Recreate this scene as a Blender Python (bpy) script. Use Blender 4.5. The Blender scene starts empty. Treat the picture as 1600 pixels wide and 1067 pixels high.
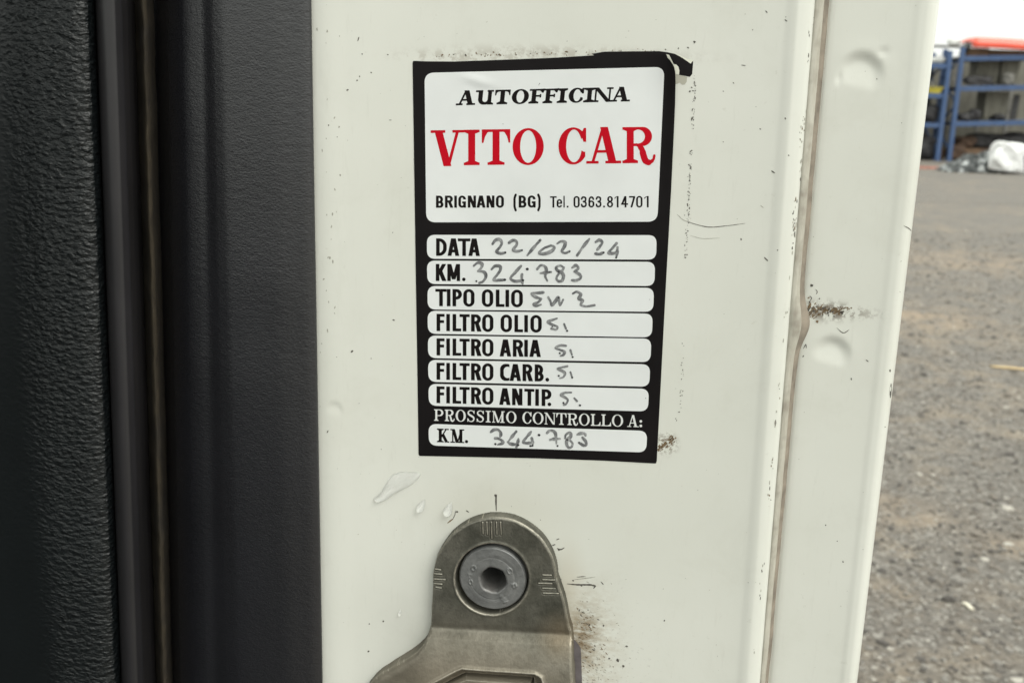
import bpy, math, random
import numpy as np
random.seed(7); rng = np.random.default_rng(7)
sc = bpy.context.scene
COL = sc.collection

# ------------------------------------------------------------------ camera
FPX = 1580.0                       # focal length in photo pixels (photo 1600 px wide)
CX, CY = 800.0, 533.5
CAM = np.array([0.0, 0.0, 1.25])
d_ = np.array([609 - CX, 7160 - CY, FPX]); d_ /= np.linalg.norm(d_)     # world down, seen from the camera
Fw = np.array([0, 0, 1.0]); WY = Fw - (Fw @ d_) * d_; WY /= np.linalg.norm(WY)
WZ = -d_; WX = np.cross(WY, WZ)
cd = bpy.data.cameras.new("camera"); cam = bpy.data.objects.new("camera", cd); COL.objects.link(cam)
from mathutils import Matrix, Vector
cam.matrix_world = Matrix(((WX[0], -WX[1], -WX[2], CAM[0]), (WY[0], -WY[1], -WY[2], CAM[1]),
                           (WZ[0], -WZ[1], -WZ[2], CAM[2]), (0, 0, 0, 1)))
cd.sensor_width = 36.0; cd.lens = 36.0 * FPX / 1600.0
cd.clip_start = 0.01; cd.clip_end = 3000
DIST = 0.285
cd.dof.use_dof = True; cd.dof.focus_distance = 0.283; cd.dof.aperture_fstop = 27
sc.camera = cam

# ------------------------------------------------------------------ world, sun, exposure
SUN_EL, SUN_AZ = math.radians(48), math.radians(132)     # azimuth clockwise from +Y
w = bpy.data.worlds.new("World"); sc.world = w; w.use_nodes = True
nt = w.node_tree; nt.nodes.clear()
out = nt.nodes.new("ShaderNodeOutputWorld"); bg = nt.nodes.new("ShaderNodeBackground")
sky = nt.nodes.new("ShaderNodeTexSky"); sky.sky_type = 'NISHITA'; sky.sun_disc = False
sky.sun_elevation = SUN_EL; sky.sun_rotation = SUN_AZ; sky.dust_density = 6; sky.air_density = 1.5
tc = nt.nodes.new("ShaderNodeTexCoord"); sx = nt.nodes.new("ShaderNodeSeparateXYZ")
ramp = nt.nodes.new("ShaderNodeValToRGB")                # overcast cloud layer: zenith brighter than the horizon
ramp.color_ramp.elements[0].position = 0.0; ramp.color_ramp.elements[0].color = (.925, .95, .905, 1)
ramp.color_ramp.elements[1].position = 1.0; ramp.color_ramp.elements[1].color = (2.45, 2.52, 2.3, 1)
cl = nt.nodes.new("ShaderNodeVectorMath"); cl.operation = 'SCALE'; cl.inputs['Scale'].default_value = 10.0
mx = nt.nodes.new("ShaderNodeMix"); mx.data_type = 'RGBA'; mx.inputs[0].default_value = 0.93
nt.links.new(tc.outputs['Generated'], sx.inputs[0]); nt.links.new(sx.outputs['Z'], ramp.inputs[0])
nt.links.new(ramp.outputs[0], cl.inputs[0])
nt.links.new(sky.outputs[0], mx.inputs[6]); nt.links.new(cl.outputs[0], mx.inputs[7])
nt.links.new(mx.outputs[2], bg.inputs[0]); bg.inputs[1].default_value = 0.092
nt.links.new(bg.outputs[0], out.inputs[0])
sl = bpy.data.lights.new("sun", 'SUN'); sl.energy = 1.25; sl.angle = math.radians(32); sl.color = (1, .98, .94)
so = bpy.data.objects.new("sun", sl); COL.objects.link(so)
sdir = Vector((math.sin(SUN_AZ) * math.cos(SUN_EL), math.cos(SUN_AZ) * math.cos(SUN_EL), math.sin(SUN_EL)))
so.rotation_euler = sdir.to_track_quat('Z', 'Y').to_euler()
so.location = (0, -3, 6)
sc.view_settings.view_transform = 'Standard'; sc.view_settings.look = 'None'
sc.view_settings.exposure = 0.29; sc.view_settings.gamma = 1.0
sc.render.engine = 'CYCLES'
sc.cycles.use_denoising = True
sc.cycles.max_bounces = 10; sc.cycles.transmission_bounces = 8

# ------------------------------------------------------------------ helpers
YAW = math.radians(8.0)
U = np.array([math.cos(YAW), -math.sin(YAW), 0]); N = np.array([math.sin(YAW), math.cos(YAW), 0])
def wray(px, py):
    px = np.asarray(px, float); py = np.asarray(py, float)
    r = np.stack([px - CX, py - CY, np.full(np.broadcast(px, py).shape, FPX)], -1) if np.ndim(px) or np.ndim(py) else np.array([px - CX, py - CY, FPX])
    return np.stack([r @ WX, r @ WY, r @ WZ], -1)
Oc = CAM + wray(CX, CY) / FPX * DIST            # a point of the pillar's face
BASE = np.array([Oc[0], Oc[1], 0.0])            # van origin on the ground
def LP(px, py, z=0.0):
    """photo pixel -> van-local (u, height) on the sheet z metres in front of the pillar's face"""
    px, py = np.broadcast_arrays(np.asarray(px, float), np.asarray(py, float))
    r = wray(px.ravel(), py.ravel()); z = np.broadcast_to(np.asarray(z, float), px.shape).ravel()
    t = ((Oc - CAM) @ N - z) / (r @ N)
    p = CAM + r * t[:, None] - BASE
    return (p @ U).reshape(px.shape), p[:, 2].reshape(px.shape)
def loc3(px, py, z):
    """van-local xyz of pixels on the sheet z in front of the face"""
    u, h = LP(px, py, z)
    return np.stack([u, -np.broadcast_to(z, u.shape), h], -1)
def GP(px, py, z=0.0):
    """photo pixel -> point on the ground"""
    r = wray(np.atleast_1d(px), np.atleast_1d(py)); t = (z - CAM[2]) / r[:, 2]
    return CAM + r * t[:, None]
def link(o, parent=None):
    COL.objects.link(o)
    if parent: o.parent = parent
    return o
def mesh(name, v, f, mats, parent=None, smooth=True, mi=None, off=None):
    v = np.asarray(v, float)
    if off is not None: v = v - np.asarray(off)
    me = bpy.data.meshes.new(name)
    me.from_pydata(v.tolist(), [], [tuple(int(i) for i in q) for q in f])
    for m in (mats if isinstance(mats, (list, tuple)) else [mats]): me.materials.append(m)
    if mi is not None: me.polygons.foreach_set('material_index', np.asarray(mi, np.int32))
    me.polygons.foreach_set('use_smooth', np.full(len(me.polygons), smooth))
    me.update()
    return link(bpy.data.objects.new(name, me), parent)
def empty(name, loc, rz=0.0, label=None, cat=None, group=None):
    o = bpy.data.objects.new(name, None); o.empty_display_size = .05
    o.location = loc; o.rotation_euler = (0, 0, rz); link(o)
    if label: o['label'] = label
    if cat: o['category'] = cat
    if group: o['group'] = group
    return o
def tag(o, label=None, cat=None, group=None, kind=None):
    for k, v in (('label', label), ('category', cat), ('group', group), ('kind', kind)):
        if v: o[k] = v
    return o
def grid_faces(r, c, flip=False, base=0):
    i = np.arange(r - 1)[:, None] * c + np.arange(c - 1)[None, :] + base
    q = np.stack([i, i + 1, i + c + 1, i + c], -1).reshape(-1, 4)
    return q[:, ::-1] if flip else q
def sstep(a, b, x):
    t = np.clip((x - a) / (b - a), 0, 1); return t * t * (3 - 2 * t)
def pchip(x, y, xq):
    x = np.asarray(x, float); y = np.asarray(y, float); h = np.diff(x); dl = np.diff(y) / h
    m = np.zeros_like(y); m[0] = dl[0]; m[-1] = dl[-1]
    for k in range(1, len(x) - 1):
        m[k] = 0 if dl[k - 1] * dl[k] <= 0 else 2 * dl[k - 1] * dl[k] / (dl[k - 1] + dl[k])
    i = np.clip(np.searchsorted(x, xq) - 1, 0, len(x) - 2); t = (xq - x[i]) / h[i]
    return ((1 + 2 * t) * (1 - t) ** 2 * y[i] + t * (1 - t) ** 2 * h[i] * m[i] + t * t * (3 - 2 * t) * y[i + 1] + t * t * (t - 1) * h[i] * m[i + 1])
def noise2(x, y, s, seed=0):
    """smooth value noise"""
    g = np.random.default_rng(seed).random((64, 64)); x = x * s + 1000; y = y * s + 1000
    xi = np.floor(x).astype(int); yi = np.floor(y).astype(int); fx = x - xi; fy = y - yi
    fx = fx * fx * (3 - 2 * fx); fy = fy * fy * (3 - 2 * fy)
    a = g[xi % 64, yi % 64]; b = g[(xi + 1) % 64, yi % 64]; c = g[xi % 64, (yi + 1) % 64]; e = g[(xi + 1) % 64, (yi + 1) % 64]
    return (a * (1 - fx) + b * fx) * (1 - fy) + (c * (1 - fx) + e * fx) * fy - .5

# --- materials
class NT:
    def __init__(s, name):
        s.m = bpy.data.materials.new(name); s.m.use_nodes = True; s.t = s.m.node_tree
        s.b = s.t.nodes['Principled BSDF']; s.c = None
    def node(s, typ, **kw):
        n = s.t.nodes.new(typ)
        for k, v in kw.items(): setattr(n, k, v)
        return n
    def l(s, a, b): s.t.links.new(a, b)
    def obj(s, scale=(1, 1, 1)):
        if s.c is None: s.c = s.node("ShaderNodeTexCoord")
        mp = s.node("ShaderNodeMapping"); mp.inputs['Scale'].default_value = scale
        s.l(s.c.outputs['Object'], mp.inputs[0]); return mp.outputs[0]
    def noise(s, scale, detail=4, rough=.5, vec=None, dist=0):
        n = s.node("ShaderNodeTexNoise"); n.inputs['Scale'].default_value = scale; n.inputs['Detail'].default_value = detail
        n.inputs['Roughness'].default_value = rough; n.inputs['Distortion'].default_value = dist
        s.l(vec if vec is not None else s.obj(), n.inputs['Vector']); return n.outputs['Fac']
    def vor(s, scale, vec=None, feature='F1', out='Distance', rnd=1.0):
        n = s.node("ShaderNodeTexVoronoi"); n.feature = feature; n.inputs['Scale'].default_value = scale
        n.inputs['Randomness'].default_value = rnd
        s.l(vec if vec is not None else s.obj(), n.inputs['Vector']); return n.outputs[out]
    def ramp(s, fac, stops, interp='LINEAR'):
        r = s.node("ShaderNodeValToRGB"); cr = r.color_ramp; cr.interpolation = interp
        while len(cr.elements) < len(stops): cr.elements.new(.5)
        for e, (p, c) in zip(cr.elements, stops):
            e.position = p; e.color = (c, c, c, 1) if not isinstance(c, (tuple, list)) else (*c, 1)
        s.l(fac, r.inputs[0]); return r.outputs[0]
    def mix(s, fac, a, b, mode='MIX'):
        m = s.node("ShaderNodeMix", data_type='RGBA', blend_type=mode)
        for i, x in ((0, fac), (6, a), (7, b)):
            if isinstance(x, (int, float)): m.inputs[i].default_value = x if i == 0 else (x, x, x, 1)
            elif isinstance(x, tuple): m.inputs[i].default_value = (*x, 1)
            else: s.l(x, m.inputs[i])
        return m.outputs[2]
    def math(s, op, a, b=0.0):
        m = s.node("ShaderNodeMath", operation=op)
        for i, x in ((0, a), (1, b)):
            if isinstance(x, (int, float)): m.inputs[i].default_value = x
            else: s.l(x, m.inputs[i])
        return m.outputs[0]
    def col(s, x):
        if isinstance(x, tuple): s.b.inputs['Base Color'].default_value = (*x, 1)
        else: s.l(x, s.b.inputs['Base Color'])
    def set(s, **kw):
        for k, v in kw.items():
            i = s.b.inputs[k.replace('_', ' ')]
            if isinstance(v, (int, float)): i.default_value = v
            elif isinstance(v, tuple): i.default_value = (*v, 1)
            else: s.l(v, i)
        return s
    def bump(s, h, strength=.3, dist=.001, prev=None):
        b = s.node("ShaderNodeBump"); b.inputs['Strength'].default_value = strength; b.inputs['Distance'].default_value = dist
        s.l(h, b.inputs['Height'])
        if prev is not None: s.l(prev, b.inputs['Normal'])
        s.l(b.outputs[0], s.b.inputs['Normal']); return b.outputs[0]
    def spot(s, c, r, squash=(1, 1, 1)):
        """1 at van-local point c falling to 0 at distance r"""
        v = s.node("ShaderNodeVectorMath", operation='SUBTRACT'); v.inputs[1].default_value = c
        s.l(s.obj(), v.inputs[0])
        sc_ = s.node("ShaderNodeVectorMath", operation='MULTIPLY'); sc_.inputs[1].default_value = squash; s.l(v.outputs[0], sc_.inputs[0])
        ln = s.node("ShaderNodeVectorMath", operation='LENGTH'); s.l(sc_.outputs[0], ln.inputs[0])
        mr = s.node("ShaderNodeMapRange", interpolation_type='SMOOTHSTEP')
        mr.inputs[1].default_value = 0; mr.inputs[2].default_value = r; mr.inputs[3].default_value = 1; mr.inputs[4].default_value = 0
        s.l(ln.outputs[1], mr.inputs[0]); return mr.outputs[0]
def simple(name, c, rough=.5, var=.25, scale=60, metal=0, bump=0, bscale=None, bd=.001):
    n = NT(name); f = n.noise(scale)
    k1 = tuple(x * (1 - var) for x in c); k2 = tuple(min(1, x * (1 + var)) for x in c)
    n.col(n.ramp(f, [(.3, k1), (.7, k2)])); n.set(Roughness=rough, Metallic=metal)
    if bump: n.bump(n.noise(bscale or scale * 4), bump, bd)
    return n.m

# ================================================================== THE SETTING
g = NT("gravelly_asphalt")
warp = g.obj()
big = g.noise(.55, 4, .6); mid = g.noise(5, 5, .62); fine = g.noise(85, 4, .65)
st = g.vor(95, out='Color'); sb = g.node("ShaderNodeSeparateColor"); g.l(st, sb.inputs[0])
stone = g.ramp(sb.outputs[0], [(.0, (.075, .066, .058)), (.35, (.125, .110, .095)), (.62, (.165, .146, .126)), (.82, (.22, .20, .178)), (.95, (.42, .40, .36))], 'LINEAR')
base = g.ramp(fine, [(.3, (.085, .075, .066)), (.55, (.155, .136, .116)), (.75, (.225, .20, .17))])
c = g.mix(.62, base, stone); c = g.mix(1.0, c, (.74, .745, .745), 'MULTIPLY')
sand = g.ramp(g.math('ADD', g.math('MULTIPLY', big, .45), g.math('MULTIPLY', mid, .55)), [(.50, 0.0), (.64, 1.0)])
c = g.mix(g.math('MULTIPLY', sand, .55), c, (.235, .185, .128))
for (sx_, sy_), r_, k_ in (((1440, 497), .55, .8), ((1405, 800), .22, .6), ((1560, 415), 1.0, .5), ((1470, 400), .9, .4), ((1585, 850), .16, .5)):
    q_ = GP(sx_, sy_)[0]; c = g.mix(g.math('MULTIPLY', g.math('MULTIPLY', g.spot((float(q_[0]), float(q_[1]), 0), r_, (.7, 1, 1)), g.ramp(mid, [(.38, .15), (.56, 1.0)])), k_), c, (.235, .18, .125))
gy_ = g.node("ShaderNodeSeparateXYZ"); g.l(g.obj(), gy_.inputs[0]); tar_y = float(GP(1500, 317)[0][1])
tar = g.math('ABSOLUTE', g.math('SUBTRACT', g.math('ADD', gy_.outputs[1], g.math('MULTIPLY', mid, .25)), tar_y + .12)); c = g.mix(g.ramp(tar, [(.05, .55), (.16, 0.0)]), c, (.05, .048, .046))
c = g.mix(g.ramp(g.noise(1.6, 3), [(.35, .32), (.6, 0.0)]), c, (.085, .08, .075))
g.col(c); g.set(Roughness=.85)
b1 = g.bump(g.math('ADD', g.vor(95), g.math('MULTIPLY', mid, .8)), .55, .006)
ext = 900.0
gs = mesh("ground", [(-ext, -ext, 0), (ext, -ext, 0), (ext, ext, 0), (-ext, ext, 0)], [(0, 1, 2, 3)], g.m, smooth=False)
tag(gs, kind='structure')

# loose stones bedded in the ground
ico_v = []; ph = (1 + 5 ** .5) / 2
for a in (-1, 1):
    for b in (-ph, ph): ico_v += [(0, a, b), (a, b, 0), (b, 0, a)]
ico_v = np.array(ico_v, float); ico_v /= np.linalg.norm(ico_v[0])
ico_f = [(i, j, k) for i in range(12) for j in range(i + 1, 12) for k in range(j + 1, 12)
         if all(abs(np.linalg.norm(ico_v[p] - ico_v[q]) - 1.0515) < .01 for p, q in ((i, j), (j, k), (i, k)))]
ico_f = [t if np.dot(np.cross(ico_v[t[1]] - ico_v[t[0]], ico_v[t[2]] - ico_v[t[0]]), ico_v[t[0]]) > 0 else (t[0], t[2], t[1]) for t in ico_f]
ico_f = np.array(ico_f)
stone_m = [simple("stone_dark", (.07, .063, .057), .9, .3, 200), simple("stone_brown", (.135, .118, .10), .9, .3, 200),
           simple("stone_grey", (.18, .168, .152), .9, .3, 200), simple("stone_pale", (.33, .31, .275), .85, .2, 200)]
V = []; Fc = []; MI = []; nb = 0
for k in range(15000):
    y = 1.5 + 9.5 * rng.random() ** 1.7; x = y * (rng.uniform(.24, .62)) + rng.uniform(-.1, .1)
    s = float(np.clip(rng.lognormal(math.log(.0042), .45), .002, .016)) * (1 + .06 * y)
    p = ico_v * (1 + rng.uniform(-.28, .28, (12, 1))) * s * np.array([rng.uniform(.8, 1.5), rng.uniform(.8, 1.3), rng.uniform(.45, .75)])
    a = rng.uniform(0, 6.28); p = np.stack([p[:, 0] * math.cos(a) - p[:, 1] * math.sin(a), p[:, 0] * math.sin(a) + p[:, 1] * math.cos(a), p[:, 2]], 1)
    V.append(p + (x, y, s * .12)); Fc.append(ico_f + nb); nb += 12
    MI += [int(rng.choice(4, p=[.27, .44, .25, .04]))] * 20
gr = mesh("gravel", np.concatenate(V), np.concatenate(Fc), stone_m, smooth=False, mi=MI); tag(gr, kind='stuff')

# ================================================================== THE VAN
van = empty("van", BASE, -YAW, "off white van with its door pillar in close-up, black trim on the left", "van")
SPLIT = 0.13
h_mid = Oc[2]
def rows(lo=-.75, hi=.75, n=330):
    return np.concatenate([[h_mid + lo, h_mid - .45, h_mid - .3, h_mid - .2, h_mid - .16], np.linspace(h_mid - SPLIT, h_mid + SPLIT, n), [h_mid + .16, h_mid + .2, h_mid + .3, h_mid + .45, h_mid + hi]])
def loft(guides, ncol, hs, wob=None):
    """guides: (x at photo top, x at photo bottom, z mm). Returns U[r,c], Z[r,c]"""
    gu = []; gz = []
    hc = np.clip(hs, h_mid - .2, h_mid + .2)
    for gd in guides:
        z = gd[2] / 1000.; zb = (gd[3] if len(gd) > 3 else gd[2]) / 1000.
        u0, h0 = LP(gd[0], 0, z); u1, h1 = LP(gd[1], 1067, zb)
        t = (hc - h0) / (h1 - h0)
        gu.append(u0 + (u1 - u0) * t); gz.append(z + (zb - z) * np.clip(t, -.6, 1.6))
    gu = np.array(gu).T; gz = np.array(gz).T
    m = len(hs) // 2
    s = np.concatenate([[0], np.cumsum(np.hypot(np.diff(gu[m]), np.diff(gz[m])))])
    q = []
    for k in range(len(guides) - 1):
        nseg = max(3, int(round(ncol * (s[k + 1] - s[k]) / s[-1])))
        q += list(s[k] + (s[k + 1] - s[k]) * np.arange(nseg) / nseg)
    q = np.array(q + [s[-1]])
    UU = np.array([np.interp(q, s, r) for r in gu]); ZZ = np.array([pchip(s, r, q) for r in gz])
    return UU, ZZ
hs = rows()
G_P = [(440, 455, -3), (470, 486, 3.6), (500, 516, 3.9), (545, 560, 3.0), (600, 612, 1.85), (660, 668, .95), (740, 740, .28), (840, 830, 0.0), (930, 915, 0.0), (1060, 1020, 0.05), (1140, 1085, .3), (1190, 1124, .65), (1228, 1150, 1.05),
       (1241, 1161, 1.45), (1247, 1167, 1.56), (1253, 1173, 1.36), (1266, 1182, .62), (1278, 1190, -1.1), (1295, 1200, -3.7), (1300, 1204.5, -3.3), (1309, 1212, -3.05),
       (1345, 1246, -2.75), (1400, 1290, -2.3), (1428, 1311, -2.0), (1442, 1320, -1.72), (1450, 1325.5, -1.72), (1458, 1331, -2.05), (1464, 1335.5, -2.9), (1467.5, 1338.2, -4.4), (1468.5, 1339, -7.2)]
PU, PZ = loft(G_P, 420, hs)
PXC = None
H2 = np.repeat(hs[:, None], PU.shape[1], 1)
def dimple(px, py, R, dep, wall=.0016):
    u0, h0 = LP(px, py, -.0029); du = PU - u0; dh = H2 - h0; r = np.hypot(du, dh * .95)
    lop = np.clip(.42 + .75 * dh / R + .18 * du / R, 0, 1.15)
    return -dep * lop * (1 - sstep(R - wall, R + wall, r)) + dep * .10 * np.exp(-((r - R - wall) / .0022) ** 2) * lop
PZ = PZ + dimple(1343, 120, .0048, .00085) + dimple(1298, 556, .0042, .0008) + dimple(533, 632, .0022, .00022, .0007)
# faint panel waviness, plus a pressed lump above the upper spot weld
PZ = PZ + .00010 * noise2(PU, H2, 28, 3) + .00003 * noise2(PU, H2, 130, 5)
u0, h0 = LP(1379, 82, -.003); PZ += -.0003 * np.exp(-(((PU - u0) / .0013) ** 2 + ((H2 - h0) / .0008) ** 2))
u0, h0 = LP(1311, 123, -.003); PZ += -.0003 * np.exp(-(((PU - u0) / .0007) ** 2 + ((H2 - h0) / .0013) ** 2))
i0, i1 = 5, 5 + 330
def pz(u, h):
    """height of the pillar's face at van-local (u, h)"""
    u = np.atleast_1d(u); h = np.atleast_1d(h); o = np.zeros(len(u))
    ri = np.clip(np.searchsorted(hs, h), 1, len(hs) - 1)
    for r in np.unique(ri):
        q = ri == r; t = (h[q] - hs[r - 1]) / (hs[r] - hs[r - 1])
        o[q] = np.interp(u[q], PU[r - 1], PZ[r - 1]) * (1 - t) + np.interp(u[q], PU[r], PZ[r]) * t
    return o
def on_pillar(px, py, lift=.00004):
    px = np.atleast_1d(np.asarray(px, float)); py = np.atleast_1d(np.asarray(py, float)); z = np.zeros(len(px))
    for _ in range(3):
        u, h = LP(px, py, z); z = pz(u, h)
    return np.stack([u, -(z + lift), h], -1)
# paint
p = NT("van_paint")
f1 = p.noise(14, 4, .55); f2 = p.noise(90, 5, .6)
c = p.ramp(f1, [(.3, (.652, .660, .602)), (.7, (.700, .706, .652))])
def S(px, py): return tuple(on_pillar(px, py)[0])
spk = p.noise(900, 3, .7); spk2 = p.noise(340, 5, .75); _mp = p.node("ShaderNodeMapping"); _mp.inputs['Rotation'].default_value = (0, math.radians(38), 0); _mp.inputs['Scale'].default_value = (.75, 1, 1.4); p.l(p.obj(), _mp.inputs[0]); strk = p.noise(300, 6, .72, _mp.outputs[0])
# rust film by the striker
m = p.math('MULTIPLY', p.spot(S(915, 1015), .024, (1.5, 0, .75)), p.ramp(strk, [(.40, 0.0), (.66, 1.0)]))
c = p.mix(p.math('MULTIPLY', m, .7), c, (.33, .245, .135))
m = p.math('MULTIPLY', p.spot(S(908, 992), .012, (1.5, 0, .8)), p.ramp(strk, [(.32, 0.0), (.58, 1.0)]))
c = p.mix(p.math('MULTIPLY', m, .95), c, (.20, .14, .075))
m = p.math('MULTIPLY', p.spot(S(935, 1035), .026, (1, 0, .7)), p.ramp(spk, [(.60, 0.0), (.70, 1.0)]))
c = p.mix(p.math('MULTIPLY', m, .6), c, (.10, .075, .05))
# soft grey patch left of the striker, brown ones above and right
c = p.mix(p.math('MULTIPLY', p.math('MULTIPLY', p.spot(S(655, 985), .028, (1, 0, .8)), p.ramp(f2, [(.25, .4), (.7, 1.0)])), .34), c, (.36, .36, .33))
c = p.mix(p.math('MULTIPLY', p.spot(S(775, 800), .022, (.75, 0, 1.4)), .22), c, (.42, .38, .27))
c = p.mix(p.math('MULTIPLY', p.spot(S(885, 930), .012, (1.6, 0, .5)), .45), c, (.48, .42, .31))
# brown smear at the seam
m = p.math('MULTIPLY', p.spot(S(1288, 486), .0085, (.75, 0, 1.9)), p.ramp(spk2, [(.46, 0.0), (.53, 1.0)]))
c = p.mix(p.math('MULTIPLY', m, .8), c, (.15, .12, .09))
m = p.math('MULTIPLY', p.spot(S(1306, 487), .010, (.6, 0, 3.2)), p.ramp(spk2, [(.48, 0.0), (.56, 1.0)]))
c = p.mix(p.math('MULTIPLY', m, .8), c, (.15, .12, .09))
# old adhesive round the sticker
m = p.math('MULTIPLY', p.spot(S(1041, 693), .0048, (1, 0, 1)), p.ramp(spk, [(.50, 0.0), (.55, 1.0)]))
c = p.mix(p.math('MULTIPLY', m, .95), c, (.13, .085, .045))
m = p.math('MULTIPLY', p.spot(S(880, 86), .024, (.45, 0, 7)), p.ramp(spk2, [(.44, 0.0), (.56, 1.0)]))
c = p.mix(p.math('MULTIPLY', m, .5), c, (.30, .26, .2))
m = p.math('MULTIPLY', p.spot(S(700, 90), .016, (.7, 0, 6)), p.ramp(spk2, [(.5, 0.0), (.6, 1.0)]))
c = p.mix(p.math('MULTIPLY', m, .4), c, (.3, .26, .2))
# very light dust streaks near the trim
m = p.math('MULTIPLY', p.spot(S(512, 300), .05, (6, 0, 1)), p.ramp(p.noise(160, 5, .7, p.obj((1, 1, .25))), [(.5, 0.0), (.72, 1.0)]))
c = p.mix(p.math('MULTIPLY', m, .35), c, (.36, .37, .31))
c = p.mix(p.math('MULTIPLY', p.ramp(p.noise(420, 4, .7), [(.66, 0.0), (.74, 1.0)]), .22), c, (.4, .39, .32))
c = p.mix(p.math('MULTIPLY', p.ramp(p.noise(38, 6, .72, None, .4), [(.52, 0.0), (.72, 1.0)]), .10), c, (.36, .34, .26))
c = p.mix(p.math('MULTIPLY', p.ramp(p.noise(700, 4, .7, p.obj((1, 1, .12))), [(.60, 0.0), (.72, 1.0)]), .10), c, (.4, .39, .33))
p.col(c); p.set(Roughness=p.ramp(f2, [(.3, .32), (.7, .46)]), Coat_Weight=.22, Coat_Roughness=.12)
p.bump(p.noise(650, 2), .05, .0003)
paint = p.m
speck_m = simple("speck_dark", (.085, .078, .066), .8, .3, 900); scuff_m = simple("scuff_grey", (.36, .35, .30), .8, .25, 900)
brown_m = simple("speck_brown", (.16, .11, .06), .85, .35, 900)

v = np.stack([PU, -PZ, H2], -1).reshape(-1, 3)
bu0, bh0 = LP(769.3, 904.0, .0036)
fc = grid_faces(*PU.shape); cc_ = v[fc].mean(1); fc = [tuple(q) for q in fc[np.hypot(cc_[:, 0] - bu0, cc_[:, 2] - bh0) > .0072]]
mi = [0] * len(fc)
# folded edge and the van's outer side running back from it
nr, nc = PU.shape; nv = len(v); last = np.arange(nr) * nc + nc - 1
ex = []
for dn, du in ((.006, .00), (.03, .0004), (.3, .006), (.9, .02)):
    ex.append(np.stack([PU[:, -1] + du - .0002, -PZ[:, -1] + dn, hs], -1))
v = np.concatenate([v] + ex); prev = last
for k in range(len(ex)):
    cur = nv + k * nr + np.arange(nr)
    for i in range(nr - 1): fc.append((prev[i], cur[i], cur[i + 1], prev[i + 1])); mi.append(0)
    prev = cur
# specks, chips and hairline scuffs on the paint (photo px)
SV = []; SF = []; SM = []; sn = len(v)
def add_poly(px, py, m, lift=.00005):
    global sn
    q = on_pillar(px, py, lift); SV.append(q); n = len(q)
    # wind towards the viewer
    a = sum(px[i] * py[(i + 1) % n] - px[(i + 1) % n] * py[i] for i in range(n))
    idx = list(range(sn, sn + n)); SF.append(tuple(idx if a < 0 else idx[::-1])); SM.append(m); sn += n
def speck(x, y, r, m=1, asp=1.0, ang=None):
    ang = rng.uniform(0, 3.14) if ang is None else ang
    n = 7; t = np.arange(n) * 6.283 / n; rr = r * rng.uniform(.65, 1.25, n)
    a = rr * np.cos(t) * asp; b = rr * np.sin(t)
    add_poly(list(x + a * math.cos(ang) - b * math.sin(ang)), list(y + a * math.sin(ang) + b * math.cos(ang)), m)
def hair(pts, wd, m=1):
    pts = np.array(pts, float); n = len(pts); t = np.linspace(0, 1, n * 5)
    x = pchip(np.linspace(0, 1, n), pts[:, 0], t); y = pchip(np.linspace(0, 1, n), pts[:, 1], t)
    tx = np.gradient(x); ty = np.gradient(y); L = np.hypot(tx, ty) + 1e-9
    ww = wd * .5 * (np.sin(np.pi * np.clip(t * .92 + .04, 0, 1)) ** .6) * (1 + rng.uniform(-.25, .25, len(t)))
    for i in range(len(t) - 1):
        add_poly([x[i] - ty[i] / L[i] * ww[i], x[i + 1] - ty[i + 1] / L[i + 1] * ww[i + 1], x[i + 1] + ty[i + 1] / L[i + 1] * ww[i + 1], x[i] + ty[i] / L[i] * ww[i]],
                 [y[i] + tx[i] / L[i] * ww[i], y[i + 1] + tx[i + 1] / L[i + 1] * ww[i + 1], y[i + 1] - tx[i + 1] / L[i + 1] * ww[i + 1], y[i] - tx[i] / L[i] * ww[i]], m)
for x, y, r in ((550, 549, 1.8), (1228, 27, .8), (1078, 143, 1.2), (1130, 143, .8), (1146, 130, .9), (1188, 202, 1), (1227, 186, 1), (1130, 222, .9), (1232, 243, 1), (1158, 374, 1.3),
                (1215, 391, 1.2), (1239, 334, 1.2), (1176, 47, .9), (1227, 185, .9), (606, 86, 1), (566, 85, 1.1), (562, 120, 1), (558, 126, 1), (543, 141, 1.1), (580, 114, .9), (615, 500, 1.2),
                (1370, 124, 1), (1330, 592, 1.2), (1391, 579, 1.4), (1383, 667, .8), (1038, 969, 1.2), (714, 799, 1.5), (1268, 446, 2.2), (1252, 449, 1), (1303, 494, 1.3), (1280, 467, 1),
                (1246, 506, 1.8), (1240, 524, 2), (1252, 505, 1.4), (905, 953, 1.3), (921, 976, 1.5), (943, 977, 1.3), (965, 1031, 2), (974, 1040, 2.2), (952, 1028, 1.4), (979, 1009, 1.5),
                (580, 560, .8), (1290, 820, .9), (1317, 877, 1), (1308, 845, .8), (1085, 66, 1.4), (1085, 67, 1), (1075, 75, 1.1), (900, 81, 1), (1022, 80, .9), (1040, 78, 1), (1060, 76, 1), (990, 83, .8), (577, 974, 1.2), (576, 1017, 1.6), (599, 970, 1.4)):
    speck(x, y, r, 1, rng.uniform(1, 1.8))
hair([(561, 58), (559, 65)], 1.6); hair([(1196, 17), (1199, 21)], 1.6); hair([(1226, 31), (1230, 34)], 1.8); hair([(1205, 267), (1211, 271)], 2); hair([(1194, 402), (1200, 408)], 1.8)
hair([(1188, 321), (1193, 325)], 1.2, 2); hair([(1158, 102), (1165, 103)], 1.4); hair([(514, 195), (513, 197)], 2); hair([(513, 672), (511, 676)], 1.6); hair([(612, 188), (608, 188)], 1.2)
hair([(1074, 346), (1085, 350), (1110, 355), (1135, 353), (1165, 349)], 1.2); hair([(1058, 335), (1068, 344), (1076, 347)], 1.0, 2); hair([(1078, 368), (1100, 373), (1125, 372)], .7, 2)
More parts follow.
